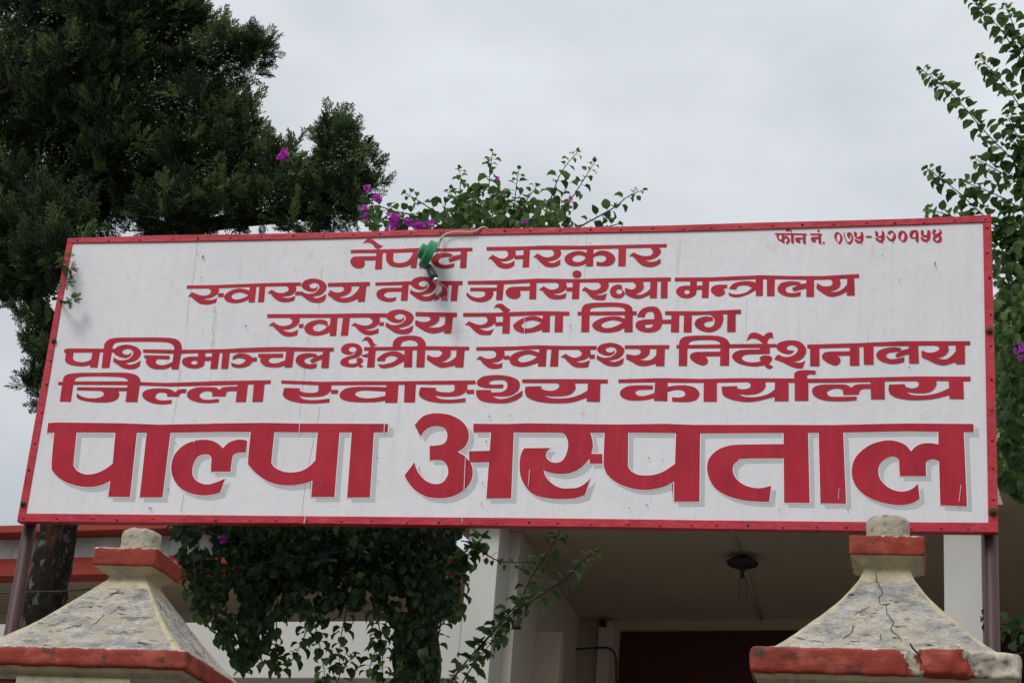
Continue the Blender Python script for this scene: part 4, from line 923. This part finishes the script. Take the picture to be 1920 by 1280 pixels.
crack(pr_, PRX, PRY, geoR, profR, [[(1642, 1070), (1644, 1088), (1652, 1100), (1655, 1112), (1646, 1120), (1652, 1132)], [(1661, 1130), (1664, 1150), (1676, 1165), (1671, 1180), (1686, 1193), (1690, 1201)],
      [(1628, 1137), (1612, 1146), (1600, 1154)], [(1601, 1172), (1596, 1185), (1580, 1196)], [(1486, 1192), (1510, 1199), (1545, 1203)], [(1650, 1186), (1653, 1198)]], .0012)
crack(pl_, PLX, PLY, geoL, profL, [[(195, 1122), (212, 1112), (226, 1104)], [(86, 1174), (104, 1170), (122, 1160)], [(168, 1176), (182, 1166), (196, 1150)], [(222, 1188), (231, 1182), (240, 1187)], [(120, 1180), (140, 1172), (155, 1176)], [(205, 1150), (220, 1140), (236, 1142)], [(295, 1125), (302, 1140), (312, 1150)]], .0010)
# fallen-paint break in the right base slab
mb = MB(); pts = [Vector(at(x, y, PRY-.388))-Vector((PRX, PRY, 0)) for x, y in [(1706, 1205), (1711, 1214), (1721, 1224), (1727, 1240), (1732, 1250)]]; mb.tube(pts, [.002, .003, .0026, .003, .002], 6); mb.build('crack', M['crack'], pr_)

# overhead wire behind the left pillar
mb = MB(); mb.tube([Vector(at(x, y, .32)) for x, y in [(-160, 1112), (0, 1111), (120, 1108), (185, 1102), (280, 1091), (360, 1077), (460, 1060), (570, 1044), (700, 1025)]], .0028, 6)
tag(mb.build('service_wire', M['black'], smooth=True), 'thin black wire strung from the left past the left pillar into the vine', 'wire')
# ------------------------------------------------------------------ foliage tools
def crv(pts, sub=8):
    pts = [Vector(p) for p in pts]; den = []
    for i in range(len(pts)-1):
        p0 = pts[max(i-1, 0)]; p1 = pts[i]; p2 = pts[i+1]; p3 = pts[min(i+2, len(pts)-1)]
        for j in range(sub):
            t = j/sub; den.append(.5*((2*p1)+(-p0+p2)*t+(2*p0-5*p1+4*p2-p3)*t*t+(-p0+3*p1-3*p2+p3)*t**3))
    return den+[pts[-1]]
def unit(a): return a/(np.linalg.norm(a, axis=-1, keepdims=True)+1e-9)
def leaf_template(wr, fold, droop):
    st = [(.20, .40), (.48, .50), (.76, .28)]; v = [(0, 0, 0)]
    for t, h in st:
        x = math.sin(droop*t)/droop; z = -(1-math.cos(droop*t))/droop; nx, nzv = math.sin(droop*t)*fold*h*wr, math.cos(droop*t)*fold*h*wr
        v += [(x+nx, h*wr, z+nzv), (x, 0, z), (x+nx, -h*wr, z+nzv)]
    v += [(math.sin(droop)/droop, 0, -(1-math.cos(droop))/droop)]
    f = [(0, 2, 1), (0, 3, 2)]
    for r_ in (1, 4): f += [(r_, r_+1, r_+4), (r_, r_+4, r_+3), (r_+1, r_+2, r_+5), (r_+1, r_+5, r_+4)]
    f += [(7, 8, 10), (8, 9, 10)]
    return np.array(v), np.array(f)
TPL = [leaf_template(.74, .35, .9), leaf_template(.84, .2, .5), leaf_template(.66, .60, 1.4), leaf_template(.78, .45, 1.9), leaf_template(.70, .8, 1.1)]
class Leaves:
    def __init__(s): s.V = []; s.F = []; s.mi = []; s.n = 0
    def put(s, P, D, U, L, mi=0, tpl=None):
        P = np.atleast_2d(P).astype(float); n = len(P)
        D = unit(np.atleast_2d(D).astype(float)); U = np.atleast_2d(U).astype(float); S_ = unit(np.cross(U, D)); U = np.cross(D, S_)
        L = np.broadcast_to(np.asarray(L, float), (n,)); ch = rng.integers(0, len(TPL), n) if tpl is None else np.full(n, tpl)
        for k, (tv, tf) in enumerate(TPL):
            q = np.where(ch == k)[0]
            if not len(q): continue
            W = P[q][:, None, :]+L[q][:, None, None]*(tv[None, :, :1]*D[q][:, None, :]+tv[None, :, 1:2]*S_[q][:, None, :]+tv[None, :, 2:3]*U[q][:, None, :])
            F = tf[None]+(np.arange(len(q))*len(tv))[:, None, None]+s.n
            s.V.append(W.reshape(-1, 3)); s.F.append(F.reshape(-1, 3)); s.n += len(q)*len(tv)
            mm = np.broadcast_to(np.asarray(mi), (n,))[q]; s.mi.append(np.repeat(mm, len(tf)))
    def build(s, name, mats, parent): return np_mesh(name, np.concatenate(s.V), np.concatenate(s.F), mats, parent, np.concatenate(s.mi))
def shoot(LV, stems, px, r0=.004, r1=.0012, step=.026, size=.042, origin=None, tip=.16, dens=1.0):
    """an arching shoot through (x, y, Y) photo points with leaves set round it"""
    pts = crv([at(*p) for p in px], 10); O = Vector(origin)
    n = len(pts); stems.tube([p-O for p in pts], [r0+(r1-r0)*i/(n-1) for i in range(n)], 6)
    seg = [0]
    for i in range(1, n): seg.append(seg[-1]+(pts[i]-pts[i-1]).length)
    tot = seg[-1]; s = .02; az = random.uniform(0, 6)
    while s < tot:
        i = max(j for j in range(n) if seg[j] <= s); i = min(i, n-2); t = (s-seg[i])/(seg[i+1]-seg[i]+1e-9); p = pts[i].lerp(pts[i+1], t); d = (pts[i+1]-pts[i]).normalized()
        fr = s/tot; az += 2.4+random.uniform(-.4, .4)
        a = d.orthogonal().normalized(); b = d.cross(a); rad = a*math.cos(az)+b*math.sin(az)
        sz = size*random.uniform(.72, 1.12)*(1 if fr < 1-tip*1.6 else (.95-.55*(fr-(1-tip*1.6))/(tip*1.6)))
        ld = rad*1.0+d*.30+Vector((0, 0, random.uniform(-.30, .25))); pet = p+rad*(.008+.006*random.random())
        up = Vector((0, 0, 1))*1.0+rad*.15+Vector((random.uniform(-.35, .35), random.uniform(-.35, .35), 0))
        stems.tube([p-O, pet-O], .0009, 4, caps=False)
        LV.put([pet-O], [ld], [up], sz, 1 if fr > 1-tip*random.uniform(.6, 1.1) else 0)
        s += step*random.uniform(.75, 1.25)*(1 if fr < .85 else .55)/dens
    for k in range(5):
        d = (pts[-1]-pts[-4]).normalized(); LV.put([pts[-1]-O], [d+Vector((random.uniform(-.7, .7), random.uniform(-.7, .7), random.uniform(-.5, .7)))], [Vector((random.uniform(-.4, .4), random.uniform(-.4, .4), 1))], size*random.uniform(.3, .5), 1)
def in_poly(x, y, poly):
    r_ = np.zeros(len(x), bool); j = len(poly)-1
    for i in range(len(poly)):
        xi, yi = poly[i]; xj, yj = poly[j]
        r_ ^= ((yi > y) != (yj > y)) & (x < (xj-xi)*(y-yi)/(yj-yi+1e-9)+xi); j = i
    return r_
def mass(LV, poly, Y0, Y1, n, size, origin, down=.7, young=.03, gap=.0, gsc=.03, base=0):
    xs = np.array([p[0] for p in poly]); ys = np.array([p[1] for p in poly]); got = []
    while len(got) < n:
        x = rng.uniform(xs.min(), xs.max(), 4*n); y = rng.uniform(ys.min(), ys.max(), 4*n); k = in_poly(x, y, poly)
        for a, b in zip(x[k], y[k]):
            if gap and mnoise.noise(Vector((a*gsc, b*gsc, 3.3))) < gap-.5: continue
            got.append(at(a, b, Y0+(Y1-Y0)*random.random()))
            if len(got) >= n: break
    P = np.array(got)-np.array(origin); az = rng.uniform(0, 2*math.pi, n); D = np.stack([np.cos(az), np.sin(az), -down+rng.normal(0, .6, n)], 1)
    U = np.stack([np.cos(az)*.4+rng.normal(0, .6, n), np.sin(az)*.4+rng.normal(0, .6, n), np.full(n, .8)], 1)
    LV.put(P, D, U, size*rng.uniform(.55, 1.25, n), np.where(rng.random(n) < young, 1, base))
def flowers(parent, pts, origin):
    for x, y, Y in pts:
        FL = Leaves(); c = np.array(at(x, y, Y))-np.array(origin)
        for k in range(4):
            o = c+rng.normal(0, .0085, 3); ax = unit(np.array((rng.normal(0, .7), -.5+rng.normal(0, .5), rng.normal(0, .6)))); b = unit(np.cross(ax, (0.1, .2, 1))); e = np.cross(ax, b)
            for j in range(3):
                a = 2.094*j+k; rd = b*math.cos(a)+e*math.sin(a); FL.put([o], [rd*.6+ax*.7], [ax-rd*.5], (.024 if x < 820 else .017)*rng.uniform(.75, 1.15), 0, tpl=1)
        FL.build('flower', M['bract'], parent)

# ------------------------------------------------------------------ juniper beside the sign
def spray_template(seed, n=13):
    r_ = random.Random(seed); segs = []
    def go(p, d, L, w, lev):
        q = p+d*L; segs.append((p, q, w))
        return q
    p = Vector((0, 0, 0)); d = Vector((1, 0, 0))
    for i in range(n):
        t = i/n; d = (d+Vector((0, r_.uniform(-.12, .12), r_.uniform(-.12, .14)))).normalized(); q = go(p, d, 1/n, .030, 0)
        sd = 1 if i % 2 else -1
        for k in range(2):
            L = (.42*(1-t)**.8+.07)*r_.uniform(.7, 1.1)*(1 if k == 0 else .75); s = sd if k == 0 else -sd
            e = (d*.75+Vector((0, s*.8, r_.uniform(-.55, .55)))).normalized(); a = p
            m_ = 3
            for j in range(m_):
                b = a+e*L/m_; segs.append((a, b, .048))
                if j < m_:
                    for z in (1, -1): f = (e*.8+Vector((r_.uniform(-.3, .3), z*.6, r_.uniform(-.6, .6)))).normalized(); segs.append((b, b+f*L*.30*r_.uniform(.6, 1.2), .044))
                a = b; e = (e+d*.25).normalized()
        p = q
    V = []; F = []
    for a, b, w in segs:
        d = (b-a).normalized(); s = d.cross(Vector((r_.uniform(-1, 1), r_.uniform(-1, 1), r_.uniform(-1, 1)))).normalized()*w/2; mid = a.lerp(b, .5); k = len(V)
        V += [a, mid+s, b+d*.02, mid-s]; F.append((k, k+1, k+2, k+3))
    return np.array(V), np.array(F)
SPR = [spray_template(s, 11+(s % 3)*3) for s in range(5)]
TRX = np.array(at(95, 1080, 1.15)); JO = (float(TRX[0]), 1.15, 0.0)
jun = empty('juniper_tree', JO); tag(jun, 'tall dark juniper tree with pale berries rising behind the left end of the sign', 'tree')
# clumps: x, y, radius in photo pixels, depth, number of sprays
CL = [(200, 40, 80, .75, 210), (205, 130, 60, .75, 95), (130, 140, 70, .7, 170), (190, 230, 70, .75, 150), (110, 220, 70, .75, 170), (10, 200, 70, .8, 150), (220, 300, 70, .8, 150), (30, 30, 100, 1.1, 230), (150, 20, 105, 1.3, 230), (265, 30, 95, 1.1, 230), (330, 35, 52, .9, 150), (40, 150, 95, 1.0, 220), (150, 110, 60, 1.5, 60), (290, 120, 75, 1.0, 190), (225, 190, 60, 1.6, 60), (350, 120, 34, .9, 40), (420, 112, 50, .9, 150), (405, 75, 30, .9, 45), (462, 95, 26, .9, 50), (492, 90, 26, .85, 60), (470, 125, 30, .9, 45),
      (50, 270, 95, 1.0, 230), (160, 270, 80, 1.2, 150), (275, 250, 85, 1.0, 200), (370, 210, 60, .9, 150), (440, 190, 36, 1.0, 40), (430, 240, 48, .9, 110), (470, 255, 30, .95, 45), (60, 380, 95, .9, 230), (170, 370, 85, 1.1, 190), (270, 350, 80, 1.0, 190), (360, 310, 70, .9, 190), (430, 310, 55, .9, 130), (480, 310, 40, .95, 70), (530, 320, 42, .95, 85), (520, 285, 26, .95, 30), (565, 370, 50, .9, 110), (500, 385, 55, .85, 130), (420, 395, 60, .85, 160), (320, 410, 55, .8, 150),
      (632, 265, 36, .9, 85), (650, 285, 28, .9, 55), (618, 250, 20, .9, 22), (655, 245, 18, .9, 18), (634, 310, 46, .9, 120), (660, 350, 42, .9, 90), (690, 310, 20, .9, 26), (705, 345, 16, .85, 16), (620, 385, 50, .85, 110), (660, 405, 32, .85, 45), (600, 345, 32, .95, 40), (560, 415, 40, .8, 80),
      (50, 460, 85, .7, 210), (95, 430, 70, .6, 160), (25, 505, 45, .6, 80), (95, 490, 45, .35, 95), (12, 540, 26, .6, 30), (110, 470, 30, .2, 50), (60, 525, 30, .6, 40),
      (30, 560, 20, .6, 18), (15, 560, 15, .6, 12), (62, 600, 22, .6, 24), (85, 615, 20, .5, 22), (70, 650, 24, .5, 34), (90, 680, 24, .5, 36), (75, 715, 18, .5, 20), (55, 725, 14, .5, 12), (85, 745, 14, .5, 10)]
P_ = []; D_ = []; L_ = []; TP = []
for cx, cy, rp, Y, n in CL:
    c = np.array(at(cx, cy, Y)); R = rp*(.00232 if cx < 385 else .00200)
    n = int(n*(1.15 if cx < 385 else .52))
    u = unit(rng.normal(0, 1, (n, 3))); rr = R*(rng.random(n)**.40)
    off = u*rr[:, None]*np.array((1, 1.25, 1)); P_.append(c+off*.86)
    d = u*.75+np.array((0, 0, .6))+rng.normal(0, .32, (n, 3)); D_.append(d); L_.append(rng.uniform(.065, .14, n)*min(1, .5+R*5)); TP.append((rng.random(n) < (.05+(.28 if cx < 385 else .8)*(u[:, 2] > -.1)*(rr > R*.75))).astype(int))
    # ragged plumes standing out of each clump
    k = max(3, int(n*(.10 if cx < 385 else .34))); u = unit(rng.normal(0, 1, (k, 3))+np.array((0, 0, .55))); P_.append(c+u*R*rng.uniform(.70, .98, (k, 1))); D_.append(u*.6+np.array((0, 0, .9))+rng.normal(0, .25, (k, 3)))
    L_.append(rng.uniform(.08, .21, k)*min(1, .5+R*4)); TP.append((rng.random(k) < .5).astype(int))
# two sprigs that reach round the front of the board edge
for cx, cy, Y, n in [(134, 562, -.06, 18), (131, 500, -.05, 9), (120, 478, -.05, 9), (122, 525, -.05, 9)]:
    c = np.array(at(cx, cy, Y)); u = unit(rng.normal(0, 1, (n, 3))); P_.append(c+u*.010); D_.append(u+np.array((.3, 0, .1))); L_.append(rng.uniform(.024, .040, n)); TP.append((rng.random(n) < .9).astype(int))
P_ = np.concatenate(P_); D_ = unit(np.concatenate(D_)); L_ = np.concatenate(L_); TP = np.concatenate(TP); K = rng.integers(0, 5, len(P_))
# keep the crown out of the board, which it grows behind
px_b = (P_[:, 0] > -1.80) & (P_[:, 2] < 4.86) & (P_[:, 2] > 3.5) & (P_[:, 1] < .20) & (P_[:, 1] > -.02); P_[px_b, 1] = .22
U_ = unit(np.cross(D_, rng.normal(0, 1, D_.shape))); S_ = np.cross(D_, U_); Vs = []; Fs = []; Ms = []; nb = 0
for k, (tv, tf) in enumerate(SPR):
    q = np.where(K == k)[0]; W = P_[q][:, None]+L_[q][:, None, None]*(tv[None, :, :1]*D_[q][:, None]+tv[None, :, 1:2]*S_[q][:, None]+tv[None, :, 2:]*U_[q][:, None])
    Vs.append(W.reshape(-1, 3)); Fs.append((tf[None]+(np.arange(len(q))*len(tv))[:, None, None]+nb).reshape(-1, 4)); nb += len(q)*len(tv); Ms.append(np.repeat(TP[q], len(tf)))
np_mesh('crown', np.concatenate(Vs)-np.array(JO), np.concatenate(Fs), [M['juniper'], M['juniper_tip']], jun, np.concatenate(Ms), smooth=False)
# trunk and limbs
def limb(mb, px, r0, r1, jit=.12):
    pts = crv([at(*p) for p in px], 6); n = len(pts); mb.tube([p-Vector(JO) for p in pts], [r0+(r1-r0)*i/(n-1) for i in range(n)], 12, jit=jit)
mb = MB(); g0 = Vector((JO[0]+.06, JO[1], 0)); pts = [g0, g0+Vector((-.02, 0, 1.2)), Vector((JO[0]-.04, JO[1], 2.4))]+[Vector(at(x, y, 1.15)) for x, y in [(45, 1280), (70, 1180), (93, 1080), (112, 985), (128, 850), (135, 700), (140, 560), (165, 400), (190, 200), (215, -60)]]
pts = crv(pts, 6); n = len(pts); mb.tube([p-Vector(JO) for p in pts], [.14-.115*i/(n-1) for i in range(n)], 16, jit=.16); mb.build('trunk', M['bark'], jun, smooth=True)
for px, r0, r1 in [([(132, 760, 1.15), (112, 650, .95), (85, 590, .75), (55, 557, .65), (38, 545, .6)], .055, .022), ([(140, 560, 1.15), (240, 470, 1.1), (400, 420, .95), (560, 402, .9), (620, 376, .9), (650, 340, .9), (640, 270, .9)], .05, .006),
                   ([(160, 430, 1.15), (280, 300, 1.05), (380, 190, .95), (430, 120, .9)], .04, .008), ([(180, 250, 1.15), (250, 178, 1.0), (210, 168, .8)], .015, .006), ([(175, 330, 1.15), (100, 280, .9), (30, 180, .8), (5, 176, .6), (-20, 182, .5)], .03, .010), ([(560, 402, .9), (470, 330, .9), (460, 250, .9)], .02, .004),
                   ([(110, 655, .95), (80, 690, .6), (70, 725, .5)], .012, .003), ([(150, 520, 1.15), (100, 510, .5), (112, 500, .03), (128, 505, -.05), (134, 520, -.06)], .012, .003), ([(100, 560, .8), (108, 560, .1), (120, 566, -.05), (135, 562, -.06)], .008, .002)]:
    mb = MB(); limb(mb, px, r0, r1); mb.build('limb', M['bark'], jun, smooth=True)
# berries
ico = [(0, 0, 1), (.894, 0, .447), (.276, .851, .447), (-.724, .526, .447), (-.724, -.526, .447), (.276, -.851, .447), (.724, .526, -.447), (-.276, .851, -.447), (-.894, 0, -.447), (-.276, -.851, -.447), (.724, -.526, -.447), (0, 0, -1)]
icf = np.array([(0, 1, 2), (0, 2, 3), (0, 3, 4), (0, 4, 5), (0, 5, 1), (1, 6, 2), (2, 7, 3), (3, 8, 4), (4, 9, 5), (5, 10, 1), (6, 7, 2), (7, 8, 3), (8, 9, 4), (9, 10, 5), (10, 6, 1), (11, 7, 6), (11, 8, 7), (11, 9, 8), (11, 10, 9), (11, 6, 10)])
BP = []
for x, y, r_, n in [(110, 280, 45, 60), (130, 290, 30, 30), (250, 275, 35, 40), (250, 305, 30, 40), (290, 180, 50, 45), (330, 210, 40, 40), (300, 60, 60, 40), (85, 40, 20, 18), (110, 85, 18, 14), (40, 80, 15, 14), (10, 110, 15, 10), (400, 90, 40, 50), (430, 130, 35, 40), (640, 285, 38, 50), (625, 310, 25, 24), (100, 505, 18, 12), (140, 330, 30, 20), (340, 340, 30, 16), (500, 370, 40, 14), (110, 150, 50, 25), (200, 150, 60, 15), (370, 260, 40, 25)]:
    for i in range(n): BP.append(at(x+random.gauss(0, r_*.4), y+random.gauss(0, r_*.4), random.uniform(.66, .9)))
BP = np.array(BP)-np.array(JO); rad = rng.uniform(.0042, .0068, len(BP)); W = BP[:, None]+rad[:, None, None]*np.array(ico)[None]
bo = np_mesh('berries', W.reshape(-1, 3), (icf[None]+(np.arange(len(BP))*12)[:, None, None]).reshape(-1, 3), M['berry'], jun); bo['kind'] = 'stuff'

# ------------------------------------------------------------------ bougainvillea behind the middle of the sign
VO = tuple(at(800, 1250, .8)); VO = (float(VO[0]), .8, 0.0)
vine = empty('bougainvillea_vine', VO); tag(vine, 'dark bougainvillea hanging below the middle of the sign with leafy shoots above it', 'climbing plant')
LV = Leaves(); ST = MB()
Y = .55
for px in [[(880, 470, Y), (870, 415, Y), (864, 365, Y), (862, 316, Y)], [(925, 470, Y), (923, 400, Y), (917, 345, Y), (924, 284, Y)], [(965, 460, Y), (964, 405, Y), (967, 360, Y), (973, 318, Y)], [(1008, 450, Y), (1022, 405, Y), (1050, 328, Y), (1083, 285, Y)],
           [(1015, 440, Y), (1045, 408, Y), (1076, 366, Y), (1115, 304, Y)], [(1060, 440, Y), (1100, 418, Y), (1150, 390, Y), (1178, 368, Y), (1206, 356, Y)], [(960, 440, Y), (980, 388, Y), (1006, 350, Y)], [(850, 450, .4), (822, 405, .4), (790, 380, .4), (760, 362, .4)],
           [(832, 450, .3), (831, 410, .3), (836, 380, .3), (845, 354, .3)], [(940, 450, Y), (955, 415, Y), (958, 380, Y)], [(900, 450, Y), (890, 400, Y), (895, 370, Y)], [(1090, 440, Y), (1145, 424, Y), (1160, 420, Y)]]:
    shoot(LV, ST, px, origin=VO, size=.052, step=.0165)
for px in [[(830, 425, .3), (780, 405, .3), (735, 395, .35), (705, 385, .35), (680, 392, .35)], [(800, 430, .3), (760, 415, .3), (720, 410, .3), (690, 415, .3)], [(620, 345, .8), (590, 305, .75), (560, 300, .7), (535, 292, .7)], [(600, 320, .7), (575, 318, .7), (548, 305, .7)]]:
    shoot(LV, ST, px, origin=VO, size=.052, step=.018, tip=.02)
mass(LV, [(835, 440), (840, 395), (870, 372), (900, 388), (945, 372), (1000, 378), (1050, 370), (1068, 395), (1060, 440)], .3, .8, 290, .050, VO, down=.25, young=.18)
mass(LV, [(858, 400), (862, 345), (880, 345), (915, 350), (940, 345), (960, 400)], .4, .7, 70, .048, VO, down=.2, young=.1)
mass(LV, [(700, 440), (705, 395), (790, 405), (850, 420), (860, 440)], .2, .45, 80, .044, VO)
HP = [(322, 970), (338, 1040), (366, 1110), (410, 1190), (455, 1250), (495, 1245), (505, 1190), (515, 1160), (560, 1140), (585, 1120), (600, 1165), (625, 1160), (640, 1120), (670, 1135), (690, 1175), (712, 1120), (735, 1150), (745, 1290), (800, 1290), (812, 1180), (850, 1120), (865, 1060), (895, 1010), (905, 970)]
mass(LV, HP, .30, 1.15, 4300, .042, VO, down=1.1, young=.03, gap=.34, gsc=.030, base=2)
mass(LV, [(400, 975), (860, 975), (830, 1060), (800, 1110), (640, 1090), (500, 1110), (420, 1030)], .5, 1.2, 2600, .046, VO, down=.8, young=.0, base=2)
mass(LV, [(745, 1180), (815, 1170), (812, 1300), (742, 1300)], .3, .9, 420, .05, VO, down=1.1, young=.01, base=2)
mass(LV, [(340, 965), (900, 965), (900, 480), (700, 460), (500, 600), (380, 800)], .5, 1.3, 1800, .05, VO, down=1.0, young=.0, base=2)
for px in [[(520, 1120, .5), (518, 1200, .5), (524, 1262, .5)], [(560, 1100, .4), (590, 1170, .4), (605, 1240, .4), (614, 1300, .4)], [(600, 1100, .5), (575, 1180, .45), (560, 1215, .45), (545, 1240, .45)], [(660, 1100, .5), (640, 1190, .5), (636, 1255, .5)], [(700, 1120, .45), (715, 1200, .4), (718, 1270, .4)],
           [(440, 1150, .5), (450, 1220, .5), (455, 1260, .5)], [(350, 1000, .4), (352, 1060, .4), (365, 1120, .4), (385, 1160, .4)], [(400, 1080, .4), (405, 1150, .4), (425, 1210, .4)], [(780, 1150, .4), (800, 1230, .4), (806, 1290, .4)], [(850, 1040, .4), (862, 1100, .4), (852, 1160, .4)], [(625, 1300, .4), (640, 1258, .4), (665, 1225, .4)], [(480, 1150, .5), (500, 1210, .5), (520, 1240, .5)], [(730, 1150, .4), (700, 1230, .4), (690, 1260, .4)]]:
    shoot(LV, ST, px, origin=VO, size=.052, step=.014, tip=.03, r0=.003)
for px, kw in [([(820, 1320, .4), (850, 1270, .4), (900, 1210, .4), (960, 1150, .4), (1010, 1118, .4), (1060, 1085, .4), (1095, 1050, .4), (1116, 1034, .4)], dict(tip=.10)), ([(880, 1240, .45), (935, 1170, .45), (975, 1125, .45), (1000, 1075, .45), (1030, 1030, .45), (1055, 985, .45)], dict(tip=.01)),
               ([(850, 1320, .35), (875, 1265, .35), (905, 1225, .35), (935, 1185, .35)], dict(tip=.01)), ([(800, 1260, .4), (820, 1200, .4), (835, 1130, .4), (870, 1050, .4), (905, 1005, .4)], dict(tip=.01)), ([(870, 1020, .4), (905, 1035, .4), (940, 1052, .4), (1000, 1054, .4)], dict(tip=.25, size=.032)), ([(840, 1060, .4), (880, 1040, .4), (910, 1000, .4)], dict(tip=.02))]:
    shoot(LV, ST, px, origin=VO, **{**dict(size=.056, step=.015), **kw})
O = Vector(VO)
for pxs, r_ in [([(800, 1330, .8), (790, 1200, .8), (770, 1080, .85), (800, 900, .8), (860, 650, .7), (900, 430, .55)], .03), ([(810, 1330, .8), (815, 1200, .8), (740, 1000, .9), (560, 990, .9)], .018), ([(540, 1240, .6), (395, 1180, .5), (420, 1130, .5), (445, 1060, .5)], .004), ([(395, 1178, .5), (425, 1110, .5), (460, 1050, .5)], .004), ([(900, 500, .6), (1000, 460, .55)], .012), ([(860, 600, .6), (840, 470, .45)], .012)]:
    p = crv([at(*q) for q in pxs], 6); ST.tube([q-O for q in p], r_, 8, jit=.2)
ST.tube([Vector((0, 0, 0)), Vector((.03, 0, 1.2)), Vector(at(800, 1330, .8))-O], [.045, .04, .03], 10, jit=.2)
LV.build('leaves', [M['leaf'], M['leaf_young'], M['leaf_shaded']], vine); ST.build('stems', M['vine_stem'], vine, smooth=True)
flowers(vine, [(710, 371, .3), (690, 354, .4), (686, 397, .3), (735, 409, .22), (742, 412, .22), (766, 414, .2), (785, 421, .2), (790, 424, .2), (807, 420, .2), (732, 425, .22), (531, 286, .62), (532, 290, .62), (1069, 382, .45), (980, 418, .35), (931, 333, .5), (419, 1011, .35)], VO)

# ------------------------------------------------------------------ bougainvillea at the right end
RO = tuple(at(1960, 1250, 1.0)); RO = (float(RO[0]), 1.0, 0.0)
rv = empty('bougainvillea_bush', RO); tag(rv, 'green bougainvillea with long arching shoots rising behind the right end of the sign', 'climbing plant')
LV = Leaves(); ST = MB(); Y = .8
for px in [[(2010, 470, Y), (1960, 370, Y), (1915, 315, Y), (1857, 258, Y), (1785, 177, Y), (1728, 130, Y)], [(2000, 330, Y), (1955, 260, Y), (1920, 212, Y), (1885, 160, Y), (1836, 108, Y)], [(1990, 230, Y), (1950, 160, Y), (1915, 112, Y), (1875, 55, Y), (1815, -12, Y)], [(1990, 400, Y), (1920, 350, Y), (1865, 317, Y), (1828, 298, Y)],
           [(1960, 500, Y), (1890, 445, Y), (1842, 402, Y), (1790, 355, Y), (1738, 316, Y)], [(1970, 440, Y), (1912, 392, Y), (1867, 365, Y), (1805, 340, Y)], [(1820, 420, Y), (1790, 408, Y), (1768, 400, Y), (1740, 393, Y)], [(1960, 510, Y), (1905, 457, Y), (1862, 420, Y)], [(1970, 330, Y), (1945, 300, Y), (1905, 250, Y), (1888, 215, Y)],
           [(1985, 600, Y), (1930, 520, Y), (1880, 470, Y), (1862, 440, Y)], [(1950, 640, Y), (1905, 580, Y), (1895, 540, Y)], [(1960, 200, Y), (1930, 130, Y), (1905, 60, Y), (1885, 10, Y)], [(1960, 430, Y), (1930, 360, Y), (1925, 300, Y), (1905, 275, Y)], [(1980, 560, Y), (1930, 470, Y), (1900, 420, Y), (1885, 380, Y)]]:
    shoot(LV, ST, px, origin=RO, size=.062, step=.0125, tip=.07)
mass(LV, [(1862, 560), (1885, 545), (1915, 520), (1990, 420), (1990, 930), (1935, 905), (1905, 912), (1885, 890), (1868, 840)], .45, 1.5, 2300, .050, RO, down=.7, young=.10, gap=.08, gsc=.03)
mass(LV, [(1880, 470), (1920, 400), (1990, 380), (1990, 560), (1870, 560), (1864, 480)], .6, 1.4, 420, .05, RO, young=.08, down=.4, gap=.25, gsc=.03)
mass(LV, [(1905, 330), (1990, 260), (1990, 420), (1915, 420)], .6, 1.2, 110, .05, RO, young=.04)
mass(LV, [(1870, 880), (1930, 900), (1925, 925), (1900, 920), (1880, 905)], .45, .8, 60, .055, RO, down=1.2)
for px in [[(1935, 1200, .7), (1905, 1175, .7), (1875, 1168, .7), (1845, 1160, .7)], [(1930, 1230, .7), (1900, 1195, .7), (1880, 1180, .7)]]: shoot(LV, ST, px, origin=RO, size=.055, step=.016, tip=.02)
O = Vector(RO)
for pxs, r_ in [([(1965, 1290, 1.0), (1960, 1000, 1.0), (1955, 700, .9), (1970, 500, .85), (1990, 400, .8)], .028), ([(1955, 800, .95), (1985, 600, .85), (2010, 470, .8)], .018), ([(1975, 520, .85), (2000, 330, .8), (1990, 230, .8)], .015)]:
    p = crv([at(*q) for q in pxs], 6); ST.tube([q-O for q in p], r_, 8, jit=.2)
ST.tube([Vector((0, 0, 0)), Vector((.02, 0, 1.5)), Vector(at(1965, 1290, 1.0))-O], [.045, .04, .028], 10, jit=.2)
LV.build('leaves', [M['leaf'], M['leaf_young']], rv); ST.build('stems', M['vine_stem'], rv, smooth=True)
flowers(rv, [(1914, 652, .42), (1910, 664, .42), (1922, 658, .45)], RO)
